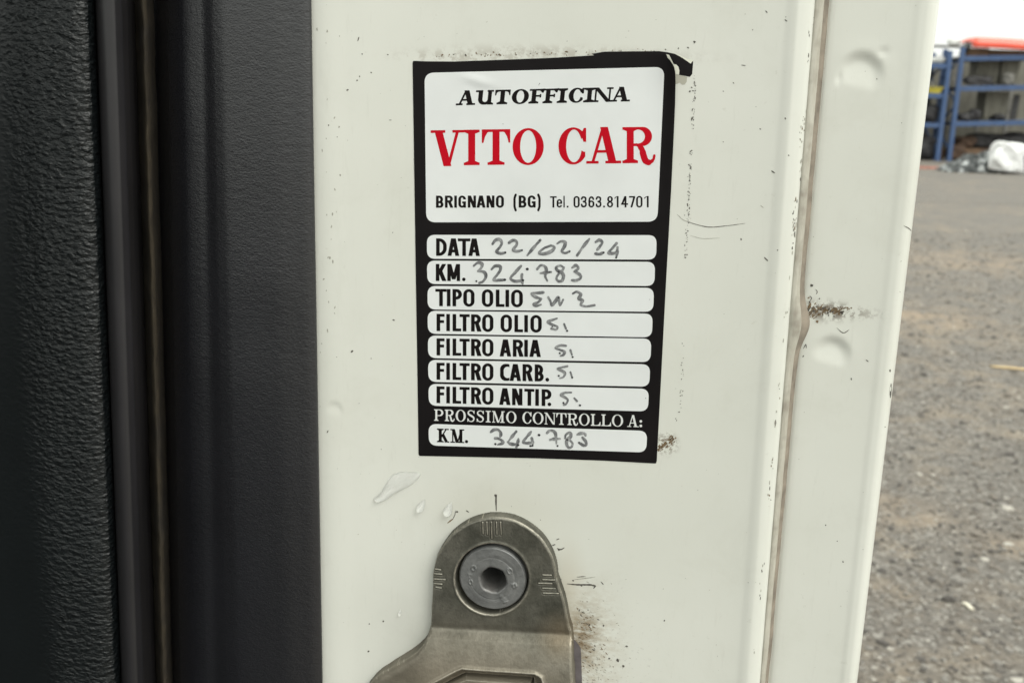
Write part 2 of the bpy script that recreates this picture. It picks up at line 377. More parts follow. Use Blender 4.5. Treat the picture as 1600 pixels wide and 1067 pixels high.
hair([(1412, 353), (1420, 357), (1425, 362)], 1.5); hair([(1353, 562), (1357, 565)], 1.3); hair([(1307, 512), (1318, 520), (1327, 515)], 1.2); hair([(1392.6, 599), (1392, 610), (1391.5, 622)], 3.2)
hair([(776, 772), (775, 780), (775.5, 798)], 2.6, 1); hair([(773, 772), (775.5, 776)], 3.5, 1)
hair([(862, 852), (868, 850)], 1.6); hair([(870, 856), (876, 858), (882, 855)], 1.8); hair([(869, 843), (874, 841)], 1.6); hair([(872, 857), (874, 860)], 2)
hair([(886, 911.5), (905, 913), (922, 913), (930, 916)], 2.6); hair([(926, 913), (930, 915), (927, 919)], 2.4); hair([(897, 905), (914, 903), (930, 901)], 1.3, 2); hair([(901, 901), (915, 900)], 1.3)
hair([(894, 906), (897, 907)], 2.4); hair([(707, 812), (711, 803), (712, 797)], 1.2); hair([(728, 797), (733, 800)], 1.6); hair([(699, 817), (708, 810)], 2, 3)
hair([(1274, 452), (1277, 456), (1275, 460)], 1.3, 1); hair([(1265, 462), (1268, 466), (1265, 471)], 1.4, 1); hair([(1255, 545), (1259, 538), (1260, 544)], 1.5); hair([(1254, 558), (1256, 555)], 1.5)
hair([(1277, 127), (1281, 128), (1282, 133), (1279.5, 138), (1276, 137), (1275.5, 131), (1278, 127)], 1.5)
# smear of brown crumbs at the seam
for k in range(130):
    t = rng.random(); x = 1262 + 55 * t ** 1.3; y = 487 + 3 * math.sin(t * 7) + rng.normal(0, 7 * (1 - t) + 1.4); 
    if t < .35: y -= 3
    speck(x, y, rng.uniform(.5, 1.8), int(rng.choice([1, 3, 3])), rng.uniform(1.2, 2.6), rng.uniform(-1.2, -.3))
for k in range(26): speck(1308 + rng.uniform(0, 24), 481 + rng.normal(0, 1.3), rng.uniform(.4, 1), 3, 1.6, .2)
# dotted edge of an older label
xs = lambda y: 1084 - (y - 100) * .027
for k in range(220):
    y = rng.uniform(118, 430) if rng.random() < .8 else rng.uniform(500, 700); 
    x = pchip(np.array([100, 430, 500, 620, 700.]), np.array([1087, 1071, 1069, 1064, 1045.]), np.array([y]))[0] + rng.normal(0, 1.5)
    if noise2(np.array([y]), np.array([0.]), .06, 9)[0] > -.14: speck(x, y, rng.uniform(.35, 1.0), 1, rng.uniform(1, 2))
for k in range(90):
    x = rng.uniform(662, 1082); y = 88 - (x - 660) * .022 + rng.normal(0, 1.8)
    if noise2(np.array([x]), np.array([3.]), .03, 4)[0] > -.05 : speck(x, y, rng.uniform(.4, 1.2), int(rng.choice([1, 3, 3])), rng.uniform(1, 2.4))
for k in range(60):
    a = rng.random(); speck(1029 + 24 * a + rng.normal(0, 2), 701 - 17 * a + rng.normal(0, 3.2), rng.uniform(.5, 1.5), 3, rng.uniform(1, 2.5), -.8)
for k in range(24): speck(648 + rng.normal(0, 1.2) + (0.0145 * (k * 26)), 110 + k * 26 + rng.uniform(-8, 8), rng.uniform(.3, .8), 2, 2, rng.uniform(-.6, .6))
# flecks of rust thrown from the striker
for k in range(230):
    x = 900 + abs(rng.normal(0, 27)); y = rng.normal(1015, 42)
    if x < 905 and y > 975: continue
    speck(x, y, rng.uniform(.3, .85), int(rng.choice([1, 2, 3], p=[.16, .44, .4])), rng.uniform(1.3, 4.5), rng.uniform(.3, .9))
for k in range(170):
    speck(rng.uniform(500, 1440), rng.uniform(5, 1060), rng.uniform(.25, .6), int(rng.choice([1, 2, 2])), rng.uniform(1, 2.5))
for k in range(32):
    speck(rng.normal(514, 9), rng.uniform(5, 560), rng.uniform(.5, 1.4), 2, rng.uniform(1, 3.5), rng.uniform(1.1, 2))
# dirt lines along the seam strip
for a, b, wd in (((1276, 0), (1190, 900), 1.1), ((1268, 30), (1176, 1060), .8)):
    for k in range(85):
        t = rng.random(); x = a[0] + (b[0] - a[0]) * t + rng.normal(0, 1.6); y = a[1] + (b[1] - a[1]) * t
        if noise2(np.array([t * 30]), np.array([a[0]]), 1, 12)[0] > -.05: speck(x, y, rng.uniform(.4, 1.2) * wd, int(rng.choice([1, 2, 2, 2, 3])), rng.uniform(1.5, 5), 1.65)
v = np.concatenate([v] + SV); fc += SF; mi += SM
pil = mesh("door_pillar", v, fc, [paint, speck_m, scuff_m, brown_m], van, mi=mi)

# grey sealer worked into the seam
sm = NT("seam_sealer"); n1 = sm.noise(500, 5, .7, sm.obj((1, 1, .2))); n2 = sm.noise(120, 3)
c = sm.ramp(n1, [(.3, (.36, .335, .28)), (.55, (.47, .45, .385)), (.75, (.54, .53, .46))]); c = sm.mix(sm.ramp(n2, [(.52, 0.0), (.7, .6)]), c, (.16, .13, .1))
sm.col(c); sm.set(Roughness=.6); sm.bump(n1, .3, .0004)
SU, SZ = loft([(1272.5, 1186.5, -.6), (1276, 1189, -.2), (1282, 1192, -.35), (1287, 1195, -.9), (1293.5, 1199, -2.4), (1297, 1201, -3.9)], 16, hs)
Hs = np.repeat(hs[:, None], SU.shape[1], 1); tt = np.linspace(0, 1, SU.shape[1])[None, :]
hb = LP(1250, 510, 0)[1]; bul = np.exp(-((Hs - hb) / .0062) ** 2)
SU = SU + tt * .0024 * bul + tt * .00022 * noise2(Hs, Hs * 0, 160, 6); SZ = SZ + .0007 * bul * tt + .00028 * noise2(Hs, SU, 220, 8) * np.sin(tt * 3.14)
mesh("seam_sealer", np.stack([SU, -SZ, Hs], -1).reshape(-1, 3), grid_faces(*SU.shape), [sm.m, simple('seam_grime_shade', (.245, .21, .168), .8, .3, 240)], van, mi=np.tile((np.arange(SU.shape[1] - 1) >= int(SU.shape[1] * .5)).astype(int), SU.shape[0] - 1))  # browner right half: grime plus the recess's shade put into the colour

# black pillar trim: a lip lying on the paint, a flat, a soft roll and a deep return
def plastic(name, base, rough, sc1, aniso, bs, bd, cells=False, spec=.3, band=None):
    m = NT(name); vec = m.obj((1, 1, aniso))
    wv = m.node("ShaderNodeMix", data_type='VECTOR'); wv.inputs[0].default_value = .0012
    if cells:
        nz = m.node("ShaderNodeTexNoise"); nz.inputs['Scale'].default_value = sc1 * .8; m.l(vec, nz.inputs['Vector'])
        ad = m.node("ShaderNodeVectorMath", operation='MULTIPLY_ADD'); ad.inputs[1].default_value = (.9 / sc1,) * 3
        m.l(nz.outputs['Color'], ad.inputs[0]); m.l(vec, ad.inputs[2]); vec2 = ad.outputs[0]
        hgt = m.math('ADD', m.math('MULTIPLY', m.vor(sc1, vec2, 'SMOOTH_F1'), -.75), m.math('MULTIPLY', m.noise(sc1 * 1.7, 3, .55, vec2), .5))
    else:
        hgt = m.math('ADD', m.noise(sc1, 4, .6, vec), m.math('MULTIPLY', m.noise(sc1 * .3, 3, .5, vec), .8))
    if band:
        sp_ = m.node("ShaderNodeSeparateXYZ"); m.l(m.obj(), sp_.inputs[0]); mr = m.node("ShaderNodeMapRange", interpolation_type='SMOOTHSTEP')
        mr.inputs[1].default_value = band[0]; mr.inputs[2].default_value = band[1]; mr.inputs[3].default_value = .06; mr.inputs[4].default_value = 1.0
        m.l(sp_.outputs[0], mr.inputs[0]); hgt = m.math('MULTIPLY', hgt, mr.outputs[0])
    big = m.noise(35, 3)
    m.col(m.mix(m.ramp(big, [(.4, 0.0), (.75, .5)]), base, tuple(x * 1.5 for x in base)))
    m.set(Roughness=rough, Specular_IOR_Level=spec); m.bump(hgt, bs, bd); return m.m
trim_m = plastic("trim_plastic", (.0080, .0082, .0108), .33, 1200, 1.8, .30, .0004, spec=.95)
G_T = [(236, 262, -16, -16), (246, 268, -13), (262, 282, -4), (285, 306, 1.5), (307, 322, 3.4), (316, 336, 4.1), (334, 358, 6.8), (352, 376, 8.3), (372, 392, 8.5), (420, 440, 8.2), (462, 480, 7.2),
       (474, 491, 6.8), (482, 500, 6.2), (486, 503.8, 5.4), (486.8, 504.6, 3.2)]
TU, TZ = loft(G_T, 110, hs); Ht = np.repeat(hs[:, None], TU.shape[1], 1)
TZ = TZ + .00022 * noise2(TU, Ht, 60, 14)
mesh("pillar_trim", np.stack([TU, -TZ, Ht], -1).reshape(-1, 3), grid_faces(*TU.shape), trim_m, van)

# rubber weatherstrip with a dirty brown fold
rub = NT("seal_rubber"); n1 = rub.noise(70, 4, .6, rub.obj((1, 1, .25)))
rub.col(rub.ramp(n1, [(.3, (.014, .0135, .015)), (.7, (.026, .0245, .027))])); rub.set(Roughness=.38); rub.bump(rub.noise(300, 3), .12, .0003)
dirt = NT("seal_dirt"); n1 = dirt.noise(420, 5, .7, dirt.obj((1, 1, .35))); n2 = dirt.noise(60, 4)
c = dirt.ramp(n1, [(.3, (.016, .012, .008)), (.55, (.038, .029, .017)), (.8, (.062, .048, .03))]); c = dirt.mix(dirt.ramp(n2, [(.5, 0.0), (.7, .7)]), c, (.02, .017, .014))
dirt.col(c); dirt.set(Roughness=.85); dirt.bump(n1, .5, .0006)
G_S = [(136, 178, -4), (147, 188, 3), (151, 191, 8.5), (156, 196, 11.0), (164, 203, 12), (178, 214, 11.4), (190, 224, 8.5), (198, 230, 3.5), (205, 238, -6), (210, 244, -10)]
RU, RZ = loft(G_S, 60, hs); Hr = np.repeat(hs[:, None], RU.shape[1], 1)
seal = mesh("door_seal", np.stack([RU, -RZ, Hr], -1).reshape(-1, 3), grid_faces(*RU.shape), rub.m, van)
G_B = [(207, 243, -13), (214, 248, -9), (219, 252, -4.5), (224, 257, -3.2), (229, 262, -4.2), (234, 267, -9), (240, 272, -14)]
BU, BZ = loft(G_B, 26, hs); Hb = np.repeat(hs[:, None], BU.shape[1], 1); tb = np.linspace(0, 1, BU.shape[1])[None, :]
BU = BU + .0003 * noise2(Hb, Hb * 0, 90, 21) + .0005 * (1 - tb) * noise2(Hb, Hb * 0 + 2, 260, 22); BZ = BZ + .0004 * noise2(BU, Hb, 250, 23)
mesh("seal_fold", np.stack([BU, -BZ, Hb], -1).reshape(-1, 3), grid_faces(*BU.shape), dirt.m, seal)

# grained interior trim, far left
leather = plastic("grained_trim", (.0052, .0070, .0078), .36, 480, 1.8, .8, .0012, cells=True, spec=.46, band=(float(LP(8, 500, .011)[0]), float(LP(75, 500, .012)[0])))
smooth_m = plastic("smooth_trim", (.011, .0118, .012), .5, 900, 1.0, .2, .0004)
G_I = [(-900, -900, -30), (-400, -400, -12), (-160, -140, 4), (-60, -40, 8), (0, 30, 10), (22, 60, 11.5), (60, 100, 13), (105, 148, 12.6), (135, 178, 10.8), (145, 188, 8), (150, 192, 2), (152, 194, -6)]
IU, IZ = loft(G_I, 150, hs); Hi = np.repeat(hs[:, None], IU.shape[1], 1)
mesh("interior_trim", np.stack([IU, -IZ, Hi], -1).reshape(-1, 3), grid_faces(*IU.shape), leather, van)

# unseen cab added to block sky light: roof, floor, far side and dashboard, dark inside
lin = simple("added_cab", (.03, .03, .031), .8, .2, 8)
def slab(name, a, b):
    (x0, y0, z0), (x1, y1, z1) = a, b
    q = [(x0, y0, z0), (x1, y0, z0), (x1, y1, z0), (x0, y1, z0), (x0, y0, z1), (x1, y0, z1), (x1, y1, z1), (x0, y1, z1)]
    mesh(name, q, [(3, 2, 1, 0), (4, 5, 6, 7), (0, 1, 5, 4), (1, 2, 6, 5), (2, 3, 7, 6), (3, 0, 4, 7)], lin, van, smooth=False)
slab("added_roof", (-1.75, -1.0, 1.95), (-.14, .9, 2.0)); slab("added_floor", (-1.75, -1.3, .42), (-.06, .9, .47))
slab("added_far_side", (-1.80, -1.3, .42), (-1.752, .9, 1.25)); slab("added_dashboard", (-1.75, -1.7, .47), (-.1, -1.32, 1.12)); slab("bulkhead", (-1.75, .12, .472), (-.16, .16, 1.948))
slab("seat_back", (-.85, -.12, .75), (-.32, .10, 1.30))
# ------------------------------------------------------------------ latch striker, cast by height over the pillar
def seg_d(x, y, a, b):
    ax, ay = a; bx, by = b; t = np.clip(((x - ax) * (bx - ax) + (y - ay) * (by - ay)) / max(1e-9, (bx - ax) ** 2 + (by - ay) ** 2), 0, 1)
    return np.hypot(x - ax - t * (bx - ax), y - ay - t * (by - ay)), t
def poly_sdf(x, y, pts):
    d = np.full(x.shape, 1e9); ins = np.zeros(x.shape, bool); n = len(pts)
    for i in range(n):
        a, b = pts[i], pts[(i + 1) % n]; dd, _ = seg_d(x, y, a, b); d = np.minimum(d, dd)
        if a[1] != b[1]:
            cc = ((a[1] > y) != (b[1] > y)) & (x < (b[0] - a[0]) * (y - a[1]) / (b[1] - a[1]) + a[0]); ins ^= cc
    return np.where(ins, -d, d)
STEP = .62
gx = np.arange(520, 925, STEP); gy = np.arange(790, 1260, STEP); X, Y = np.meshgrid(gx, gy)
dpl = np.minimum(np.hypot((X - 773), (Y - 905)) - 97.3, poly_sdf(X, Y, [(675.6, 905), (673, 960), (671, 1000), (894.5, 1000), (891, 980), (881, 935), (870.3, 903)]))
out_blk = [(672, 978), (669.5, 990), (665, 1000), (655, 1010), (640, 1021), (617, 1034.5), (595, 1048), (586, 1055), (577, 1066), (570, 1090), (563, 1130), (562, 1300), (905, 1300), (899, 1090), (896.5, 1040), (893, 985), (890, 976)]
dbl = poly_sdf(X, Y, out_blk)
de = np.minimum(dpl, dbl) + 1.0 * noise2(X, Y, .06, 31)                    # the outline is a little rough
inside = -de
zt = 3.9 + 0 * X
# the lower block leans out towards the viewer
ycr = 983 + (X - 672) * .055
ramp_ = sstep(0, 1, np.clip((Y - ycr + 8) / 18, 0, 1)) * np.clip((Y - ycr + 8), 0, 400) * .105
cap_ = 4.9 + np.clip(Y - ycr - 45, -60, 300) * .028
zt = zt - np.log(np.exp(-1.1 * ramp_) + np.exp(-1.1 * cap_)) / 1.1 + np.log(1 + np.exp(-1.1 * (cap_))) / 1.1
zt = zt - .35 * np.exp(-((Y - ycr + 2) / 7) ** 2) * (X > 600)
# long left shoulder falls away
zt = zt - 3.2 * sstep(690, 570, X) * sstep(985, 1060, Y)
# the latch opening
op = [(640, 1080), (657, 1067), (690, 1050), (717, 1037), (727, 1033.5), (760, 1036), (838, 1041), (847, 1046), (850.5, 1056), (850, 1090), (850, 1320), (600, 1320), (612, 1110)]
dop = -poly_sdf(X, Y, op)
zt = zt - 4.2 * sstep(-2.0, 15, dop) - .4 * sstep(-2, 1, dop)
zt = zt + .5 * np.exp(-((dop + 2.6) / 2.4) ** 2)
zt = zt - 2.4 * np.exp(-((dop - 17.5) / 1.5) ** 2) + 1.0 * sstep(18, 24, dop)
# countersink
rb = np.hypot((X - 768.5) / 1.0, (Y - 904.5) / .955)
zt = np.where(rb < 58.5, np.minimum(zt, 3.9 - 3.0 * sstep(58.5, 54.3, rb)), zt)
zt = zt + .16 * np.exp(-((rb - 60) / 2.0) ** 2)
# stamped alignment ticks
def tick(a, b, r=.75, h=.22):
    global zt
    dd, _ = seg_d(X, Y, a, b); zt = zt + h * np.exp(-(dd / r) ** 2) - h * .35 * np.exp(-((dd - 2.0) / .9) ** 2)
for x, y1 in ((754, 833.5), (760.5, 834.5), (767.5, 841), (775.5, 834.5), (782, 834.5)): tick((x, 816), (x + .8, y1))
for y, x0, x1 in ((898, 848, 861), (905.5, 848, 866), (911, 841.5, 862), (919, 848, 867), (926.5, 849, 872)): tick((x0, y), (x1, y + .8))
for y, x0, x1 in ((889, 679, 688), (896, 678, 690), (904.5, 678, 695), (911.5, 677, 690), (917.5, 681, 689)): tick((x0, y), (x1, y + 1.2))
zt = zt + .16 * noise2(X, Y, .035, 33) + .05 * noise2(X, Y, .16, 34) + .025 * noise2(X, Y, .5, 35)
RND = 4.5 + 9 * sstep(990, 1040, Y) * sstep(760, 680, X)
q = np.clip(inside / RND, 0, 1); edge = np.sqrt(np.clip(1 - (1 - q) ** 2, 0, 1))
zz = np.where(inside > 0, zt - (1.05 + 1.6 * sstep(990, 1040, Y) * sstep(760, 680, X)) * (1 - edge), -.6 - np.clip(-inside, 0, 30) * .12) / 1000.
keep = (inside > -2.2) & (rb > 46)
Us, Hh = LP(X, Y, .004)
idx = -np.ones(X.shape, int); ok = keep; idx[ok] = np.arange(ok.sum())
fq = np.stack([idx[:-1, :-1], idx[1:, :-1], idx[1:, 1:], idx[:-1, 1:]], -1).reshape(-1, 4); fq = fq[(fq >= 0).all(1)]
vs = np.stack([Us, -zz, Hh], -1)[ok]
me_ = NT("plated_steel"); n1 = me_.noise(130, 5, .6); n2 = me_.noise(600, 4, .65); n3 = me_.noise(1500, 3, .6, me_.obj((3, 1, .4)))
c = me_.ramp(n1, [(.3, (.088, .088, .072)), (.5, (.145, .142, .118)), (.72, (.21, .203, .172))])
c = me_.mix(me_.ramp(n2, [(.5, 0.0), (.68, .55)]), c, (.07, .068, .055))
brown = me_.math('MULTIPLY', me_.spot(S(745, 1062), .030, (.42, 0, 1.0)), me_.ramp(n1, [(.2, .75), (.6, 1.0)]))
c = me_.mix(me_.math('MULTIPLY', brown, .85), c, (.262, .224, .170))
c = me_.mix(me_.math('MULTIPLY', me_.spot(S(880, 980), .010, (1, 0, 1)), .5), c, (.24, .18, .11))
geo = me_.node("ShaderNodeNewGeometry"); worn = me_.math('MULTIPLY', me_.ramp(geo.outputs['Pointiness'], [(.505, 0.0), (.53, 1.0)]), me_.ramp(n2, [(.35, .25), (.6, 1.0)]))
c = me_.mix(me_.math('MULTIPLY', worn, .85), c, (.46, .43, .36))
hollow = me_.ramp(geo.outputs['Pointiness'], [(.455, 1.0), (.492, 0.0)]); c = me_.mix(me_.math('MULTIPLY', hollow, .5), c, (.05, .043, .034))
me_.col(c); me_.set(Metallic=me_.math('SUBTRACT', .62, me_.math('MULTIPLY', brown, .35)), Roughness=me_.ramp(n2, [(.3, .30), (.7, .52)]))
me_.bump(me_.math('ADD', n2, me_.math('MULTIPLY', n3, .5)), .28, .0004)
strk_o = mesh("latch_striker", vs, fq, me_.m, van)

# countersunk socket bolt
bc_u, bc_h = LP(769.3, 904.0, .0036); px_m = (LP(822, 904, .0036)[0] - bc_u) / 52.7
nr_, na = 120, 144; rr = np.linspace(0, 1.0, nr_) ** .8; th = np.arange(na) * 2 * math.pi / na
R_, T_ = np.meshgrid(rr * 53.2, th, indexing='ij')
hexr = 18.6 / np.maximum(np.cos(((T_ + .35) % (math.pi / 3)) - math.pi / 6), .5) * .92
bx, by = R_ * np.cos(T_), -R_ * np.sin(T_)                         # photo-like offsets, y down
sxx, syy = bx - 1.2, by - 2.0; Rs = np.hypot(sxx, syy); Ts = np.arctan2(-syy, sxx); hexr = .45 * 18.6 / np.cos(((Ts + .2) % (math.pi / 3)) - math.pi / 6) + .55 * 19.6
zb = 3.55 + .12 * (1 - (R_ / 53) ** 2) - .6 * sstep(50.2, 53.2, R_) - .05 * np.exp(-((R_ - 35) / 1.2) ** 2) + .03 * np.exp(-((R_ - 40) / 2) ** 2)
zb = zb - 17.0 * sstep(1.0, -1.2, Rs - hexr) - .5 * sstep(4, -1, Rs - hexr) + .9 * sstep(8, 0, Rs) * 0
zb = zb - 1.2 * sstep(14, 0, Rs)
def bmark(pts, h=.16, r=1.0):
    global zb
    for a, b in zip(pts[:-1], pts[1:]):
        dd, _ = seg_d(bx, by, a, b); zb = zb + h * np.exp(-(dd / r) ** 2)
for ox, oy, s_ in ((-30, -15, 4.4), (-34, 9, 3.6), (27, -16, 4.4), (35, 8, 3.6)):
    t8 = np.linspace(0, 6.28, 9); bmark([(ox + s_ * .8 * math.cos(t), oy + s_ * math.sin(t)) for t in t8])
bmark([(-38, -4), (-33, -3)]); bmark([(-37, 1), (-35, 2)]); bmark([(30, 6), (40, 8)]); bmark([(15, 27), (24, 36), (20, 38), (13, 29)], .12, 1.6)
zb = zb + .05 * noise2(bx, by, .12, 41) + .02 * noise2(bx, by, .6, 42)
zb[-1, :] = 0.2
vb = np.stack([bc_u + bx * px_m, -zb / 1000., bc_h - by * px_m], -1).reshape(-1, 3)
fb = []
for i in range(nr_ - 1):
    for j in range(na):
        a = i * na + j; b = i * na + (j + 1) % na; fb.append((a, a + na, b + na, b))
bm_ = NT("bolt_steel"); n1 = bm_.noise(220, 5, .65); n2 = bm_.noise(900, 3)
c = bm_.ramp(n1, [(.3, (.145, .148, .147)), (.7, (.27, .273, .27))])
c = bm_.mix(bm_.math('MULTIPLY', bm_.spot((bc_u, -.0005, bc_h - .001), .0046, (1, .25, 1)), .7), c, (.22, .155, .115))
bm_.col(c); bm_.set(Metallic=.5, Roughness=bm_.ramp(n2, [(.3, .38), (.7, .55)])); bm_.bump(n2, .2, .0003)
mesh("bolt", vb, fb, bm_.m, strk_o)
# dark shim showing beside the striker
sh = simple("shim_grey", (.13, .115, .12), .6, .2, 300)
sh_px = np.array([(893, 995), (900, 1001), (907.5, 1012), (909.5, 1067), (912, 1250), (890, 1250)], float)
sv = np.concatenate([loc3(sh_px[:, 0], sh_px[:, 1], .0009), loc3(sh_px[:, 0], sh_px[:, 1], -.0005)])
mesh("shim", sv, [(5, 4, 3, 2, 1, 0)] + [(i, (i + 1) % 6, (i + 1) % 6 + 6, i + 6) for i in range(6)], sh, strk_o, smooth=False)

# ================================================================== SERVICE STICKER
st_u, st_h = LP(840, 717, 0)
st_loc = BASE + U * st_u + np.array([0, 0, st_h])
SOFF = np.array([st_u, 0, st_h])
sticker = empty("service_sticker", st_loc, -YAW, "black and white service sticker with handwritten entries, its top right corner peeling", "sticker")
def st_z(x, y, lift):
    x = np.asarray(x, float); y = np.asarray(y, float)
    k = np.clip((x - 1000) / 55, 0, 1) ** 2 * np.clip((200 - y) / 110, 0, 1) ** 1.5
    z = .00008 + .0016 * k
    z = z + .00018 * np.exp(-(((x - 745) / 26) ** 2 + ((y - 126 - (x - 745) * .25) / 8) ** 2)) - .00010 * np.exp(-(((x - 765) / 30) ** 2 + ((y - 140 - (x - 745) * .2) / 9) ** 2))
    z = z + .00035 * sstep(1042, 1055, x - (y - 110) * -.045) * sstep(420, 130, y)
    z = z + .00007 * noise2(x, y, .02, 51) + .00003 * noise2(x, y, .06, 52)
    sh = x.shape; return z + lift - on_pillar(x.ravel(), y.ravel(), 0)[:, 1].reshape(sh)
def ms(sdf, x0, y0, x1, y1, step, merge=True):
    """marching squares of sdf<0 -> verts (px), faces"""
    xs = np.arange(x0, x1 + step, step); ys = np.arange(y0, y1 + step, step); X, Y = np.meshgrid(xs, ys)
    D = sdf(X, Y) + 1e-7; ins = D < 0
    V = []; F = []; cache = {}
    def vid(key, p):
        if key not in cache: cache[key] = len(V); V.append(p)
        return cache[key]
    def corner(i, j): return vid((i, j, 0), (xs[j], ys[i]))
    def eh(i, j):
        a, b = D[i, j], D[i, j + 1]; t = a / (a - b); return vid((i, j, 1), (xs[j] + t * step, ys[i]))
    def ev(i, j):
        a, b = D[i, j], D[i + 1, j]; t = a / (a - b); return vid((i, j, 2), (xs[j], ys[i] + t * step))
    full = ins[:-1, :-1] & ins[1:, :-1] & ins[:-1, 1:] & ins[1:, 1:]
    any_ = (ins[:-1, :-1] | ins[1:, :-1] | ins[:-1, 1:] | ins[1:, 1:]) & ~full
    for i in range(full.shape[0]):
        js = np.flatnonzero(full[i])
        if len(js):
            cuts = np.flatnonzero(np.diff(js) > 1); st = np.concatenate([[0], cuts + 1]); en = np.concatenate([cuts, [len(js) - 1]])
            for a, b in zip(st, en):
                ja, jb = js[a], js[b]
                if merge:
                    for j0 in range(ja, jb + 1, 14):
                        j1 = min(jb + 1, j0 + 14); F.append((corner(i + 1, j0), corner(i + 1, j1), corner(i, j1), corner(i, j0)))
                else:
                    for j in range(ja, jb + 1): F.append((corner(i + 1, j), corner(i + 1, j + 1), corner(i, j + 1), corner(i, j)))
    for i, j in zip(*np.nonzero(any_)):
        a, b, c_, d = ins[i, j], ins[i, j + 1], ins[i + 1, j + 1], ins[i + 1, j]
        P = []
        if a: P.append(corner(i, j))
        if a != b: P.append(eh(i, j))
        if b: P.append(corner(i, j + 1))
        if b != c_: P.append(ev(i, j + 1))
        if c_: P.append(corner(i + 1, j + 1))
        if c_ != d: P.append(eh(i + 1, j))
        if d: P.append(corner(i + 1, j))
        if d != a: P.append(ev(i, j))
        if len(P) >= 3: F.append(tuple(P[::-1]))
    return np.array(V, float).reshape(-1, 2), F
def st_mesh(name, parts, lift, mat_, parent):
    V = []; F = []; n = 0
    for v2, f2 in parts:
        if not len(v2): continue
        z = st_z(v2[:, 0], v2[:, 1], lift); V.append(loc3(v2[:, 0], v2[:, 1], z)); F += [tuple(i + n for i in q) for q in f2]; n += len(v2)
    return mesh(name, np.concatenate(V), F, mat_, parent, off=SOFF)
def paper(name, c, rough, var=.04, coat=.3, spec=.5):
    m = NT(name); f = m.noise(55, 4); f2 = m.noise(900, 2)
    m.col(m.ramp(f, [(.3, tuple(x * (1 - var) for x in c)), (.7, tuple(min(1, x * (1 + var)) for x in c))])); m.set(Roughness=rough, Coat_Weight=coat, Coat_Roughness=.25, Specular_IOR_Level=spec)
    m.bump(f2, .06, .0002); return m.m
black_m = paper("sticker_black", (.0068, .0055, .006), .5, .3, 0, .14)
white_m = paper("sticker_white", (.735, .755, .755), .42, .035, .1)
ink_m = paper("ink_black", (.007, .005, .005), .5, .2, 0, .12)
red_m = paper("ink_red", (.50, .0015, .0125), .5, .05, 0, .12)
wht_ink = paper("ink_white", (.68, .69, .68), .5, .03, .1)
under_m = paper("sticker_backing", (.72, .72, .62), .6, .05, 0)
resid_m = paper("adhesive_residue", (.42, .41, .34), .6, .15, 0)
pn = NT("marker_ink"); n1 = pn.noise(420, 4, .65); n2 = pn.noise(1400, 3, .6)
pn.col(pn.ramp(pn.math('ADD', pn.math('MULTIPLY', n1, .8), pn.math('MULTIPLY', n2, .3)), [(.36, (.06, .063, .067)), (.50, (.14, .144, .15)), (.64, (.27, .276, .28)), (.74, (.44, .45, .45))])); pn.set(Roughness=.5)
dot_m = paper("marker_dot", (.02, .02, .022), .5, .3, 0)
outline = [(644.5, 95.5), (665, 96.3), (709, 96.6), (777, 94.2), (860, 91), (924, 87.2), (980, 85.6), (1030, 84.8), (1040, 85.3), (1047, 89.5), (1052, 99), (1055, 112), (1055.6, 127), (1055, 160), (1053, 207), (1049, 290),
           (1044.8, 368), (1040, 455), (1033, 590), (1026, 724), (940, 719.4), (840, 715.8), (654, 712), (653, 640), (650, 450), (646.5, 220)]
sheet_p = ms(lambda x, y: poly_sdf(x, y, outline), 640, 80, 1060, 728, 3.2, merge=False)
st_mesh("sheet", [sheet_p], 0.00001, black_m, sticker)
def rquad(pts, r):
    """rounded convex quad: corners TL TR BR BL in photo px"""
    P = []; n = 4
    for i in range(n):
        p0, p1, p2 = [np.array(pts[k % n], float) for k in (i - 1, i, i + 1)]
        a = (p0 - p1) / np.linalg.norm(p0 - p1); b = (p2 - p1) / np.linalg.norm(p2 - p1); rr = min(r, .48 * np.linalg.norm(p0 - p1), .48 * np.linalg.norm(p2 - p1))
        for t in np.linspace(0, 1, 9):
            P.append(tuple(p1 + a * rr * (1 - t) ** 2 + b * rr * t ** 2))
    return P
boxes = [[(663.3, 114.3), (1038.3, 105), (1027.2, 346.6), (666, 347.6)],
         [(667, 367.1), (1026, 367.6), (1025.2, 405.8), (667.2, 404.4)], [(667, 407.3), (1023.6, 409.2), (1022.6, 447), (667.8, 443.8)],
         [(667.9, 446.9), (1021.8, 449.8), (1020.8, 487.2), (668.2, 483.5)], [(668, 485.6), (1020, 490), (1018.6, 527), (668.6, 521.4)],
         [(668.5, 524.1), (1017.8, 529), (1016.4, 565.8), (669, 559.3)], [(668.8, 562), (1015.9, 569.2), (1014.6, 604.2), (669.4, 596.4)],
         [(669.3, 599.5), (1014, 607.3), (1012.6, 642.6), (670, 633.7)], [(669.4, 662), (1011.4, 673), (1009.8, 706.7), (670.2, 695.8)]]
for k, bq in enumerate(boxes):
    pq = rquad(bq, 15 if k == 0 else 13)
    xs_ = [p_[0] for p_ in pq]; ys_ = [p_[1] for p_ in pq]
    st_mesh("heading_panel" if k == 0 else "entry_box", [ms(lambda x, y: poly_sdf(x, y, pq), min(xs_) - 2, min(ys_) - 2, max(xs_) + 2, max(ys_) + 2, 2.2 if k == 0 else 1.5, merge=False)], .00004, white_m, sticker)

